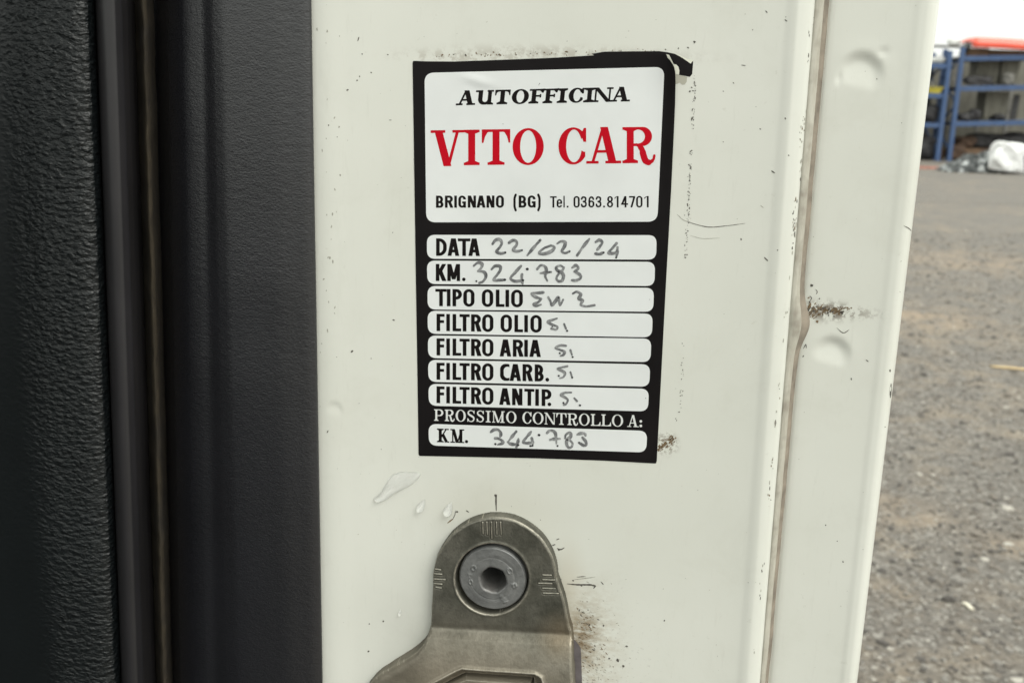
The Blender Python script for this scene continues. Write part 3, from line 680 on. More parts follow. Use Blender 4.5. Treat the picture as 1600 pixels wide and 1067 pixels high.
# --- lettering: every glyph is a signed distance field in its own box
def box_(x, y, xa, ya, xb, yb):
    qx = np.abs(x - (xa + xb) / 2) - abs(xb - xa) / 2; qy = np.abs(y - (ya + yb) / 2) - abs(yb - ya) / 2
    return np.hypot(np.maximum(qx, 0), np.maximum(qy, 0)) + np.minimum(np.maximum(qx, qy), 0)
def rbox(x, y, xa, ya, xb, yb, r):
    r = min(r, abs(xb - xa) / 2, abs(yb - ya) / 2); return box_(x, y, xa + r, ya + r, xb - r, yb - r) - r
def ell(x, y, cx, cy, rx, ry):
    k0 = np.hypot((x - cx) / rx, (y - cy) / ry); k1 = np.hypot((x - cx) / rx ** 2, (y - cy) / ry ** 2)
    return np.where(k1 > 1e-9, k0 * (k0 - 1) / np.maximum(k1, 1e-9), -min(rx, ry))
def cap(x, y, a, b, r1, r2):
    d, t = seg_d(x, y, a, b); return d - (r1 + (r2 - r1) * t)
def chain(x, y, pts, rad):
    d = np.full(x.shape, 1e9)
    for i in range(len(pts) - 1): d = np.minimum(d, cap(x, y, pts[i], pts[i + 1], rad[i], rad[i + 1]))
    return d
def spl(pts, n=5):
    p_ = np.array(pts, float)
    if len(p_) < 3: return [tuple(q_) for q_ in p_]
    o = []; P = np.concatenate([[2 * p_[0] - p_[1]], p_, [2 * p_[-1] - p_[-2]]])
    for i in range(1, len(P) - 2):
        for t in np.arange(n) / n:
            a, b, c_, d = P[i - 1], P[i], P[i + 1], P[i + 2]
            o.append(tuple(.5 * ((2 * b) + (c_ - a) * t + (2 * a - 5 * b + 4 * c_ - d) * t * t + (3 * b - a - 3 * c_ + d) * t ** 3)))
    o.append(tuple(P[-2])); return o
def diag(x, y, xa, ya, xb, yb, wd):
    return poly_sdf(x, y, [(xa - wd / 2, ya), (xa + wd / 2, ya), (xb + wd / 2, yb), (xb - wd / 2, yb)])
mn = np.minimum; mxx = np.maximum
def sans(ch, x, y, a, b, H, s, h):
    """bold condensed sans; s stem, h bar"""
    W = b - a
    if ch == 'I': return box_(x, y, (a + b - s) / 2, 0, (a + b + s) / 2, H)
    if ch == '.': return rbox(x, y, a, 0, b, b - a, (b - a) * .5)
    if ch == ',': return box_(x, y, a, 0, b, b - a)
    if ch == 'L': return mn(box_(x, y, a, 0, a + s, H), box_(x, y, a, 0, b, h))
    if ch == 'T': m = (a + b) / 2; return mn(box_(x, y, m - s / 2, 0, m + s / 2, H), box_(x, y, a, H - h, b, H))
    if ch == 'F': return mn(mn(box_(x, y, a, 0, a + s, H), box_(x, y, a, H - h, b, H)), box_(x, y, a, H * .47, b - W * .06, H * .47 + h))
    def bowl(y0, y1, xr, r=None):
        r = r or (y1 - y0) / 2
        o = rbox(x, y, a - 40, y0, xr, y1, r); i_ = rbox(x, y, a - 40, y0 + h, xr - s, y1 - h, max(.5, r - s * .8))
        return mxx(mxx(o, -i_), a - x)
    if ch == 'D': return mn(box_(x, y, a, 0, a + s, H), bowl(0, H, b, W * .72))
    if ch in 'PR':
        d = mn(box_(x, y, a, 0, a + s, H), bowl(H * (.40 if ch == 'P' else .44), H, b - (0 if ch == 'P' else W * .05)))
        if ch == 'R': d = mn(d, poly_sdf(x, y, [(a + W * .36, H * .5), (a + W * .36 + s * 1.1, H * .5), (b + W * .02, 0), (b + W * .02 - s * 1.2, 0)]))
        return d
    if ch == 'B': return mn(mn(box_(x, y, a, 0, a + s, H), bowl(0, H * .54, b)), bowl(H * .54 - h, H, b - W * .06))
    if ch in 'O0Q': e = H * .012; return mxx(rbox(x, y, a, -e, b, H + e, W * .5), -rbox(x, y, a + s, h - e, b - s, H - h + e, W * .5 - s * .85))
    if ch in 'CG':
        d = mxx(rbox(x, y, a, 0, b, H, W * .5), -rbox(x, y, a + s, h, b - s, H - h, W * .5 - s * .85)) if ch == 'G' else mxx(rbox(x, y, a, 0, b + W * .32, H, W * .58), -rbox(x, y, a + s, h, b + W * .2, H - h, W * .45))
        if ch == 'C': return mxx(mxx(d, x - b), -box_(x, y, a + W * .75, H * .2, b + 30, H * .8))
        d = mxx(d, -box_(x, y, (a + b) / 2, H * .52, b + 5, H * .68)); d = mxx(d, -box_(x, y, (a + b) / 2, H * .35, b - s, H * .68))
        return mn(mn(d, box_(x, y, (a + b) / 2 + .2, H * .52 - h, b, H * .52)), box_(x, y, b - s * .75, 0, b, H * .45))
    if ch == 'N': return mn(mn(box_(x, y, a, 0, a + s * .95, H), box_(x, y, b - s * .95, 0, b, H)), diag(x, y, a + s * .6, H, b - s * .6, 0, s * 1.15))
    if ch == 'M': m = (a + b) / 2; return mn(mn(box_(x, y, a, 0, a + s * .95, H), box_(x, y, b - s * .95, 0, b, H)), mn(diag(x, y, a + s * .6, H, m, H * .1, s * 1.0), diag(x, y, b - s * .6, H, m, H * .1, s * 1.0)))
    if ch == 'A': m = (a + b) / 2; return mn(mn(diag(x, y, a + s * .56, 0, m - s * .12, H, s * 1.08), diag(x, y, b - s * .56, 0, m + s * .12, H, s * 1.08)), box_(x, y, a + W * .25, H * .2, b - W * .25, H * .2 + h))
    if ch == 'K': return mn(mn(box_(x, y, a, 0, a + s, H), diag(x, y, a + s * .8, H * .42, b - s * .62, H, s * 1.15)), diag(x, y, a + W * .42, H * .58, b - s * .58, 0, s * 1.2))
    if ch in '()':
        sg = 1 if ch == '(' else -1; p0 = b if ch == '(' else a; p1 = a if ch == '(' else b
        return chain(x, y, spl([(p0 - sg * s * .45, H * 1.06), (p1 + sg * W * .38, H * .78), (p1 + sg * s * .5, H * .42), (p1 + sg * W * .38, H * .06), (p0 - sg * s * .45, -H * .22)]), [s * .42] * 99)
    r = s / 2
    P = lambda L: spl([(a + r + u * (W - 2 * r), r + v_ * (H - 2 * r)) for u, v_ in L], 5)
    if ch == '1': return mn(box_(x, y, b - s, 0, b, H), poly_sdf(x, y, [(a, H * .74), (a, H * .74 + h), (b - s, H), (b - s, H - h * .4)]))
    if ch == '4': return mn(mn(box_(x, y, b - s * 1.9, 0, b - s * .9, H), box_(x, y, a, H * .23, b, H * .23 + h)), diag(x, y, a + s * .55, H * .26, b - s * 1.5, H, s * 1.1))
    if ch == '7': return mn(box_(x, y, a, H - h, b, H), poly_sdf(x, y, [(b, H - h), (b - s * 1.1, H - h), (a + W * .22, 0), (a + W * .22 + s, 0)]))
    if ch == '8': return mn(mxx(rbox(x, y, a + W * .05, H * .47, b - W * .05, H, W * .5), -rbox(x, y, a + W * .05 + s, H * .47 + h, b - W * .05 - s, H - h, W * .3)), mxx(rbox(x, y, a, 0, b, H * .55, W * .5), -rbox(x, y, a + s, h, b - s, H * .55 - h, W * .3)))
    if ch == '3': return chain(x, y, P([(0, .80), (.18, .97), (.5, 1), (.86, .93), (.93, .76), (.78, .57), (.42, .53)]) + P([(.42, .53), (.84, .47), (1, .27), (.86, .06), (.5, 0), (.14, .04), (0, .22)]), [r * .92] * 99)
    if ch == '6': return mn(mxx(rbox(x, y, a, 0, b, H * .62, W * .5), -rbox(x, y, a + s, h, b - s, H * .62 - h, W * .33)), chain(x, y, P([(0, .3), (0, .62), (.12, .88), (.46, 1), (.84, .93), (.96, .78)]), [r * .92] * 99))
    if ch == 'e':
        xh = H * .74; d = mxx(rbox(x, y, a, 0, b, xh, W * .5), -rbox(x, y, a + s, h, b - s, xh - h, W * .3)); d = mxx(d, -box_(x, y, (a + b) / 2, xh * .28, b + 3, xh * .44))
        return mn(d, box_(x, y, a + s * .5, xh * .44, b - s * .3, xh * .44 + h * .9))
    if ch == 'l': return box_(x, y, a, 0, b, H * 1.04)
    return np.full(x.shape, 1e9)
def serif(ch, x, y, a, b, H, S_, h, italic=False):
    """high contrast roman; S_ stem, h hairline"""
    W = b - a; m = (a + b) / 2; e = S_ * .62
    def foot(cx, w_, y0=0.0, br=True, hh=None):
        hh = hh or h; up = y0 < H / 2; ya, yb = (y0, y0 + hh) if up else (y0 - hh, y0)
        d = box_(x, y, cx - w_, ya, cx + w_, yb)
        if br:
            k = 1 if up else -1; ye = yb if up else ya
            d = mn(d, poly_sdf(x, y, [(cx - w_ * .9, ye - k * .05), (cx - S_ * .35, ye + k * hh * .75), (cx + S_ * .35, ye + k * hh * .75), (cx + w_ * .9, ye - k * .05)]))
        return d
    def stem(cx, top=True, bot=True, ww=None):
        ww = ww or S_; d = box_(x, y, cx - ww / 2, 0, cx + ww / 2, H)
        if bot: d = mn(d, foot(cx, ww / 2 + e))
        if top: d = mn(d, foot(cx, ww / 2 + e, H))
        return d
    if ch == 'I': w_ = W / 2; return mn(mn(box_(x, y, m - S_ / 2, 0, m + S_ / 2, H), foot(m, w_)), foot(m, w_, H))
    if ch == '.': return ell(x, y, m, W / 2, W / 2, W / 2)
    if ch == ':': return mn(ell(x, y, m, W / 2, W / 2, W / 2), ell(x, y, m, H * .5, W / 2, W / 2))
    if ch == 'O': o = H * .018; return mxx(ell(x, y, m, H / 2, W / 2, H / 2 + o), -ell(x, y, m, H / 2, W / 2 - S_ * 1.08, H / 2 + o - h * .85))
    if ch == 'C':
        o = H * .018; rx = W * .53; cx = a + rx
        d = mxx(ell(x, y, cx, H / 2, rx, H / 2 + o), -ell(x, y, cx + S_ * .12, H / 2, rx - S_ * .98, H / 2 + o - h * .85)); d = mxx(d, -poly_sdf(x, y, [(cx + S_ * .2, H * .5), (cx + rx * .62, H * .72), (b + 20, H * .76), (b + 20, H * .335), (cx + rx * .72, H * .335)]))
        d = mxx(d, x - (b - h * .35))
        d = mn(d, poly_sdf(x, y, [(b - h * 1.0, H * .61), (b, H * .61), (b, H * 1.0), (b - h * .9, H * 1.0), (b - h * 1.5, H * .9), (b - h * 3.2, H * .93), (b - h * 2, H * .82)]))
        return d
    if ch == 'V': return mn(mn(diag(x, y, a + W * .23, H, m + S_ * .06, -H * .02, S_ * 1.12), diag(x, y, b - W * .17, H, m + S_ * .2, -H * .02, h * 1.15)), mn(foot(a + W * .22, W * .225, H, False), foot(b - W * .16, W * .175, H, False)))
    if ch == 'A':
        d = mn(diag(x, y, a + W * .17, 0, m - S_ * .12, H, h * 1.15), diag(x, y, b - W * .24, 0, m + S_ * .03, H * 1.015, S_ * 1.12))
        d = mn(d, box_(x, y, a + W * .27, H * .30, b - W * .36, H * .30 + h)); return mn(d, mn(foot(a + W * .17, W * .18, 0, False), foot(b - W * .225, W * .23, 0, False)))
    if ch == 'T':
        d = mn(box_(x, y, m - S_ / 2, 0, m + S_ / 2, H), box_(x, y, a, H - h, b, H)); d = mn(d, foot(m, S_ / 2 + e * 1.15))
        for sg, xe in ((1, a), (-1, b)): d = mn(d, poly_sdf(x, y, [(xe, H), (xe + sg * W * .30, H - h * .8), (xe + sg * W * .2, H - h * 1.15), (xe + sg * W * .115, H * .80), (xe + sg * h * .62, H * .62), (xe, H * .62)]))
        return d
    if ch in 'PR':
        cx = a + e + S_ / 2; yb = H * (.42 if ch == 'P' else .47); xr = b - (0 if ch == 'P' else W * .07)
        o = rbox(x, y, a - 30, yb, xr, H, (H - yb) / 2); i_ = rbox(x, y, a - 30, yb + h, xr - S_ * 1.02, H - h, (H - yb) / 2 - h * .9)
        d = mn(stem(cx), mxx(mxx(o, -i_), cx - x))
        if ch == 'R': d = mn(d, chain(x, y, spl([(a + W * .44, yb + h * .6), (a + W * .60, H * .40), (a + W * .66, H * .22), (a + W * .73, H * .06), (a + W * .85, H * .015), (b - W * .03, H * .09), (b, H * .2)]), [h * .5] * 4 + [S_ * .38] * 4 + [S_ * .46] * 8 + [S_ * .42] * 4 + [h * .7] * 4 + [h * .5] * 30))
        return d
    if ch == 'S':
        L = spl([(.85, .80), (.74, .92), (.50, .975), (.25, .91), (.16, .765), (.28, .63), (.52, .525), (.77, .41), (.86, .25), (.74, .085), (.5, .025), (.26, .085), (.13, .24)], 5); n = len(L)
        pts = [(a + u * W, v_ * H) for u, v_ in L]; t = np.linspace(0, 1, n); rad = h * .5 + (S_ * .5 - h * .5) * np.exp(-((t - .5) / .21) ** 2)
        d = chain(x, y, pts, rad); d = mn(d, box_(x, y, a + W * .83, H * .70, a + W * .83 + h, H * .99)); return mn(d, box_(x, y, a + W * .05, H * .01, a + W * .05 + h, H * .30))
    if ch == 'N': return mn(mn(mn(box_(x, y, a + e, 0, a + e + h, H), box_(x, y, b - e - h, 0, b - e, H)), diag(x, y, a + e * .9 + S_ * .3, H, b - e - S_ * .35, 0, S_ * 1.1)), mn(mn(foot(a + e + h * .5, e + h * .3, 0, False), foot(b - e - h * .5, e + h * .3, H, False)), foot(a + e * .7, e * .7, H, False)))
    if ch == 'M':
        d = mn(box_(x, y, a + e, 0, a + e + h, H), box_(x, y, b - e - S_, 0, b - e, H)); d = mn(d, mn(diag(x, y, a + e + S_ * .4, H, m - S_ * .02, 0, S_ * 1.02), diag(x, y, b - e - S_ * .3, H, m + S_ * .1, 0, h * 1.1)))
        return mn(d, mn(mn(foot(a + e + h * .5, e + h * .4, 0, False), foot(b - e - S_ / 2, S_ / 2 + e, 0, False)), mn(foot(a + e * .8, e * .8, H, False), foot(b - e * .8 - S_ * .2, e * .8 + S_ * .2, H, False))))
    if ch == 'L': cx = a + e + S_ / 2; return mn(mn(stem(cx), box_(x, y, a, 0, b, h)), poly_sdf(x, y, [(b, H * .34), (b - h * .7, H * .34), (b - W * .16, H * .14), (b - W * .36, h), (b, h * .5)]))
    if ch == 'K':
        cx = a + e + S_ / 2; d = mn(stem(cx), diag(x, y, cx + S_ * .3, H * .36, b - W * .2, H, h * 1.2)); d = mn(d, diag(x, y, a + W * .48, H * .6, b - W * .17, 0, S_ * 1.1))
        return mn(d, mn(foot(b - W * .18, W * .18, H, False), foot(b - W * .16, W * .2, 0, False)))
    if ch == 'U':
        d = mxx(rbox(x, y, a + W * .16, 0, b - W * .10, H * 1.6, W * .33), -rbox(x, y, a + W * .16 + S_, h * 1.5, b - W * .10 - S_ * .85, H * 1.8, W * .2)); d = mxx(d, y - H)
        d = mn(d, poly_sdf(x, y, [(a + W * .16, H), (a - W * .0, H), (a + W * .0, H - h), (a + W * .2, H - h * 1.1)])); d = mn(d, box_(x, y, b - W * .35, H - h, b, H))
        return mn(mn(d, box_(x, y, b - W * .10 - S_ * .85, 0, b - W * .10, H)), poly_sdf(x, y, [(b - W * .3, 0), (b + W * .02, 0), (b + W * .02, h * .7), (b - W * .2, h * 2)]))
    if ch == 'F':
        cx = a + W * .18 + S_ * .5; d = mn(box_(x, y, cx - S_ / 2, 0, cx + S_ / 2, H), mn(foot(cx, S_ / 2 + e), box_(x, y, a + W * .02, H - h, b - h * .3, H)))
        d = mn(d, poly_sdf(x, y, [(b, H * 1.02), (b - h * .9, H * .72), (b - h * 1.6, H * .74), (b - W * .34, H - h * .8), (b - W * .3, H)])); d = mn(d, box_(x, y, cx, H * .46, b - W * .22, H * .46 + h))
        return mn(d, box_(x, y, b - W * .22 - h * .9, H * .40, b - W * .22, H * .64))
    return np.full(x.shape, 1e9)
def text(items, zoom, bl, H, fn, fargs, shear=0.0, step=.42):
    """items: (char, x0, x1) in zoomed-crop px; zoom (ox, oy, s); bl two baseline points in crop px; H cap height in crop px -> mesh parts in photo px"""
    ox, oy, s = zoom; (xa, ya), (xb, yb) = bl; sl_ = (yb - ya) / (xb - xa); parts = []
    for ch, x0, x1 in items:
        A = x0 / s; B = x1 / s; Hh = (H if not callable(H) else H((x0 + x1) / 2)) / s
        f = lambda tx, ty: fn(ch, tx, ty, A, B, Hh, *fargs)
        v2, f2 = ms(lambda X_, Y_: f(X_ + shear * Y_, -Y_), A - 5 , -Hh * 1.3, B + 5, Hh * .4, step)       # Y_ down
        if not len(v2): continue
        X_ = v2[:, 0]; Y_ = v2[:, 1]
        # undo: local tx = X_ + shear*Y_ ; slanted letters lean right as they rise
        py = oy + (ya + (X_ * s - xa) * sl_) / s + Y_; px = ox + X_
        parts.append((np.stack([px, py], 1), f2))
    return parts
L3 = .00007
ZA = (700, 120, 5.3333)
tx = text([('A', 66, 224), ('U', 222, 372), ('T', 384, 512), ('O', 526, 668), ('F', 668, 800), ('F', 785, 915), ('I', 905, 990), ('C', 1000, 1125), ('I', 1125, 1222), ('N', 1195, 1372), ('A', 1350, 1514)],
          ZA, ((70, 240), (1510, 207)), 121, serif, (6.9, 2.8), shear=0.10, step=.36)
st_mesh("heading_lettering", tx, L3, ink_m, sticker)
tx = text([('V', 35, 255), ('I', 258, 365), ('T', 380, 572), ('O', 588, 798), ('C', 898, 1085), ('A', 1088, 1320), ('R', 1330, 1545)], (665, 185, 4.3243), ((310, 317), (1390, 303.5)), lambda q_: 239 + (q_ - 300) * .004, serif, (10.9, 4.1), step=.45)
st_mesh("name_lettering", tx, L3, red_m, sticker)
Z6 = (670, 290, 4.4444)
tx = text([('B', 50, 102), ('R', 112, 170), ('I', 178, 194), ('G', 205, 258), ('N', 271, 328), ('A', 331, 394), ('N', 401, 456), ('O', 466, 522), ('(', 586, 612), ('B', 624, 678), ('G', 687, 742), (')', 752, 778)], Z6, ((50, 155), (1530, 152)), 84, sans, (4.2, 3.2), step=.33)
tx += text([('T', 842, 888), ('e', 888, 926), ('l', 935, 944), (',', 958, 970), ('0', 1005, 1048), ('3', 1055, 1098), ('6', 1108, 1150), ('3', 1158, 1200), (',', 1211, 1223), ('8', 1237, 1280), ('1', 1290, 1318), ('4', 1335, 1384), ('7', 1391, 1433), ('0', 1440, 1484), ('1', 1496, 1527)], Z6, ((50, 155), (1530, 152)), 78, sans, (2.85, 2.3), step=.3)
st_mesh("address_lettering", tx, L3, ink_m, sticker)
Z7 = (660, 360, 4.2105); Z8 = (660, 480, 6.4667); ZD = (670, 635, 8.8889); ZE = (830, 635, 8.8889)
sb_ = (5.7, 4.4)
fil = [('F', 143, 224), ('I', 245, 275), ('L', 305, 392), ('T', 375, 478), ('R', 492, 596), ('O', 604, 718)]
rows_ = [([('D', 90, 160), ('A', 165, 243), ('T', 233, 316), ('A', 302, 379)], Z7, ((90, 168), (380, 169)), 115),
         ([('K', 88, 158), ('M', 164, 248), ('.', 261, 284)], Z7, ((88, 333), (280, 334)), 112),
         ([('T', 85, 160), ('I', 162, 184), ('P', 198, 260), ('O', 269, 343), ('O', 391, 466), ('L', 483, 540), ('I', 547, 570), ('O', 584, 661)], Z7, ((85, 498), (660, 505)), 113),
         (fil + [('O', 790, 905), ('L', 930, 1016), ('I', 1034, 1062), ('O', 1091, 1206)], Z8, ((145, 240), (1200, 255)), 173),
         (fil + [('A', 780, 898), ('R', 914, 1022), ('I', 1033, 1062), ('A', 1080, 1198)], Z8, ((145, 486), (1200, 503)), 172),
         (fil + [('C', 785, 880), ('A', 880, 998), ('R', 1012, 1116), ('B', 1135, 1226), ('.', 1243, 1281)], Z8, ((145, 731), (1200, 749)), 171),
         (fil + [('A', 775, 891), ('N', 906, 1011), ('T', 1030, 1132), ('I', 1145, 1173), ('P', 1205, 1304), ('.', 1265, 1302)], Z8, ((145, 967), (1230, 997)), 169)]
tx = []
for it, zz_, bl, H_ in rows_: tx += text(it, zz_, bl, H_, sans, sb_, step=.36)
tx += text([('K', 113, 278), ('M', 298, 492), ('.', 502, 546)], ZD, ((115, 494), (490, 507)), 190, serif, (4.7, 1.9), step=.33)
st_mesh("entry_lettering", tx, L3, ink_m, sticker)
blD = ((75, 197), (1425, 237)); blE = ((22, 241), (1490, 286))
tx = text([('P', 73, 202), ('R', 220, 352), ('O', 373, 514), ('S', 530, 642), ('S', 660, 770), ('I', 790, 860), ('M', 878, 1053), ('O', 1074, 1218), ('C', 1300, 1426)], ZD, blD, 160, serif, (3.1, 1.3), step=.3)
tx += text([('O', 21, 171), ('N', 183, 342), ('T', 349, 491), ('R', 503, 644), ('O', 662, 813), ('L', 827, 962), ('L', 974, 1109), ('O', 1121, 1277), ('A', 1334, 1492), (':', 1504, 1541)], ZE, blE, 163, serif, (3.1, 1.3), step=.3)
st_mesh("reminder_lettering", tx, L3, wht_ink, sticker)

# --- handwriting in worn marker
hw = {7: [[(462, 90), (480, 66), (508, 60), (522, 82), (512, 108), (488, 140), (515, 152), (545, 146)], [(570, 82), (595, 66), (618, 72), (620, 95), (598, 128), (625, 138), (656, 130)], [(775, 65), (735, 110), (690, 165)],
          [(845, 100), (800, 118), (768, 148), (800, 155), (845, 140), (868, 115), (848, 101), (815, 110)], [(888, 87), (912, 73), (938, 78), (935, 105), (918, 138), (940, 150), (968, 138)], [(1098, 57), (1060, 105), (1018, 165)],
          [(1140, 77), (1165, 64), (1183, 80), (1165, 110), (1150, 128)], [(1138, 153), (1165, 157), (1192, 146)], [(1278, 85), (1250, 118), (1225, 148), (1255, 152), (1288, 142)], [(1284, 112), (1282, 140), (1276, 178)],
          [(338, 234), (365, 213), (392, 222), (386, 248), (366, 268)], [(366, 268), (405, 275), (418, 302), (400, 335), (375, 346)], [(455, 256), (478, 235), (510, 237), (512, 262), (490, 295), (468, 326), (505, 328), (543, 325)],
          [(648, 235), (612, 275), (580, 315), (610, 335), (662, 328)], [(655, 290), (654, 325), (660, 352)], [(755, 255), (780, 230), (808, 240), (815, 265), (808, 300), (822, 332)], [(778, 282), (812, 278), (846, 274)],
          [(930, 245), (905, 231), (880, 245), (890, 265), (916, 277), (928, 300), (920, 330), (896, 335), (882, 315), (896, 286), (922, 262), (930, 245)], [(985, 246), (1010, 231), (1026, 250), (1002, 271)], [(1002, 271), (1036, 292), (1040, 315), (1010, 330), (984, 328)],
          [(795, 408), (755, 412), (720, 416), (745, 438), (780, 450)], [(780, 450), (765, 470), (735, 485), (750, 495), (780, 488)], [(828, 440), (842, 466), (852, 492), (875, 466), (895, 442), (905, 492), (926, 456)],
          [(990, 416), (1015, 404), (1042, 420), (1030, 448), (1054, 462), (1042, 490), (1080, 500), (1132, 492)]],
      8: [[(1360, 113), (1318, 128), (1268, 150), (1325, 182), (1365, 197), (1350, 225), (1302, 216)], [(1432, 170), (1450, 216)], [(1450, 390), (1395, 386), (1345, 410), (1390, 430), (1436, 450), (1425, 480), (1395, 492)], [(1496, 435), (1512, 482)],
          [(1465, 596), (1410, 608), (1368, 622), (1410, 642), (1440, 666), (1425, 705), (1390, 716)], [(1496, 655), (1508, 690)], [(1505, 860), (1440, 864), (1402, 885), (1440, 910), (1470, 936), (1452, 975), (1430, 986)], [(1535, 918), (1562, 948)]],
      9: [[(865, 352), (905, 322), (960, 322), (995, 355), (1000, 395), (990, 420)], [(920, 440), (970, 445), (1025, 480), (1020, 510), (960, 528)], [(1215, 345), (1170, 400), (1115, 470)], [(1098, 490), (1130, 515), (1190, 525), (1235, 510)], [(1245, 450), (1235, 500), (1215, 565)],
          [(1420, 350), (1375, 405), (1325, 465)], [(1325, 465), (1316, 500), (1370, 508), (1440, 498)], [(1430, 440), (1440, 480), (1446, 520)]],
      10: [[(222, 365), (255, 335), (300, 338), (335, 370), (345, 430), (350, 510)], [(262, 462), (320, 450), (400, 448)], [(470, 440), (480, 395), (520, 365), (550, 375), (545, 420), (500, 465), (492, 520), (520, 570), (560, 560), (575, 515), (550, 480), (505, 440)],
           [(640, 388), (690, 372), (745, 375), (755, 400)], [(712, 430), (755, 480), (765, 530), (730, 540), (665, 502)]]}
zo = {7: Z7, 8: Z8, 9: ZD, 10: ZE}; rad_ = {7: 2.2, 8: 1.9, 9: 2.15, 10: 2.15}
parts = []
for k, L in hw.items():
    ox, oy, s = zo[k]
    for pl in L:
        pp = spl([(ox + a / s, oy + b / s) for a, b in pl], 6); n = len(pp); t = np.linspace(0, 1, n)
        rd = rad_[k] * (.72 + .38 * np.sin(np.pi * (t * .85 + .1))) * (1 + .18 * np.sin(t * 9 + len(parts)))
        xs_ = [q_[0] for q_ in pp]; ys_ = [q_[1] for q_ in pp]
        parts.append(ms(lambda X_, Y_: chain(X_, Y_, pp, rd) + .35 * noise2(X_, Y_, .9, 61), min(xs_) - 5, min(ys_) - 5, max(xs_) + 5, max(ys_) + 5, .36))
st_mesh("handwriting", parts, .00010, pn.m, sticker)
dots = [(Z7, 355, 335, 1.6), (Z7, 690, 255, 2.4), (Z7, 545, 146, 1.7), (Z7, 655, 131, 1.5), (Z7, 967, 140, 1.4), (Z7, 1192, 146, 1.8), (Z7, 1275, 180, 1.7), (Z7, 541, 325, 2.2), (Z7, 660, 328, 2.2), (Z7, 897, 272, 1.6), (Z7, 773, 67, 1.4), (Z7, 895, 445, 1.6), (Z7, 838, 276, 1.4),
        (Z8, 1462, 238, 1.9), (Z8, 1388, 465, 1.7), (Z8, 1518, 503, 1.8), (Z8, 1378, 692, 1.7), (Z8, 1513, 708, 1.9), (Z8, 1425, 966, 1.9), (Z8, 1592, 990, 1.8), (Z8, 1313, 195, 1.3), (ZD, 925, 520, 1.9), (ZD, 1530, 395, 2.3), (ZD, 1240, 535, 2.0), (ZD, 1412, 547, 2.0), (ZD, 1440, 543, 1.9), (ZE, 366, 545, 1.7), (ZE, 503, 462, 1.7), (ZE, 665, 500, 1.2)]
parts = []
for (ox, oy, s), a, b, r in dots:
    cx, cy = ox + a / s, oy + b / s
    parts.append(ms(lambda X_, Y_: np.hypot(X_ - cx, (Y_ - cy) * 1.1) - r * .95 + .5 * noise2(X_, Y_, .8, 62), cx - 4, cy - 4, cx + 4, cy + 4, .33))
for (x, y, r) in ((843, 131, .9), (786, 194, .7), (1009, 622, .8), (1015, 468, .6), (842, 133, .7)): parts.append(ms(lambda X_, Y_: np.hypot((X_ - x) * 1.6, Y_ - y) - r, x - 3, y - 3, x + 3, y + 3, .3))
for p_ in parts: st_mesh("ink_dot", [p_], .00013, dot_m, sticker)
# --- torn corner
def flat(name, pts, z, mat_, parent, dz=None):
    pts = np.array(pts, float)
    if dz is None: z = z - on_pillar(pts[:, 0], pts[:, 1], 0)[:, 1]
    z = np.broadcast_to(np.asarray(z if dz is None else dz, float), (len(pts),))
    v3 = loc3(pts[:, 0], pts[:, 1], z); n = len(pts)
    a = sum(pts[i, 0] * pts[(i + 1) % n, 1] - pts[(i + 1) % n, 0] * pts[i, 1] for i in range(n))
    return mesh(name, v3, [tuple(range(n)) if a < 0 else tuple(range(n))[::-1]], mat_, parent, smooth=False, off=SOFF)
torn = flat("torn_corner", [(924, 84.5), (945, 81.2), (1000, 80.6), (1030, 80.4), (1042, 82), (1054, 84.5), (1066, 90.5), (1079, 99.6), (1083.2, 95.2), (1081.6, 116), (1078, 120.5), (1068, 118.6), (1061, 117.4), (1060.5, 108), (1055, 101), (1052, 100), (1044, 92), (1030, 87), (930, 88)],
            .00006, black_m, sticker)
flat("torn_edge", [(1054, 84.2), (1062, 87), (1073, 92), (1083.4, 95), (1079, 99.8), (1066, 90.8)], .00012, under_m, torn)
flat("torn_notch", [(1052, 100.5), (1056.5, 101.2), (1060.2, 105), (1061.6, 111), (1061, 117.2), (1054.5, 116)], .00011, under_m, torn)
flat("adhesive_patch", [(1054, 116.4), (1061, 117.6), (1070, 119.4), (1073.6, 121), (1073, 128), (1070, 132.4), (1066, 133), (1062, 129.5), (1058, 131.5), (1054, 132)], .00004, resid_m, torn)
flat("curled_edge", [(1041, 85.2), (1045.5, 86.4), (1049, 93), (1052.6, 100.6), (1054.6, 108), (1051.5, 101.5), (1047, 94.5), (1043, 90.5)], 0, under_m, sticker, dz=st_z(np.array([1041, 1045.5, 1049, 1052.6, 1054.6, 1051.5, 1047, 1043]), np.array([85.2, 86.4, 93, 100.6, 108, 101.5, 94.5, 90.5]), .0001))

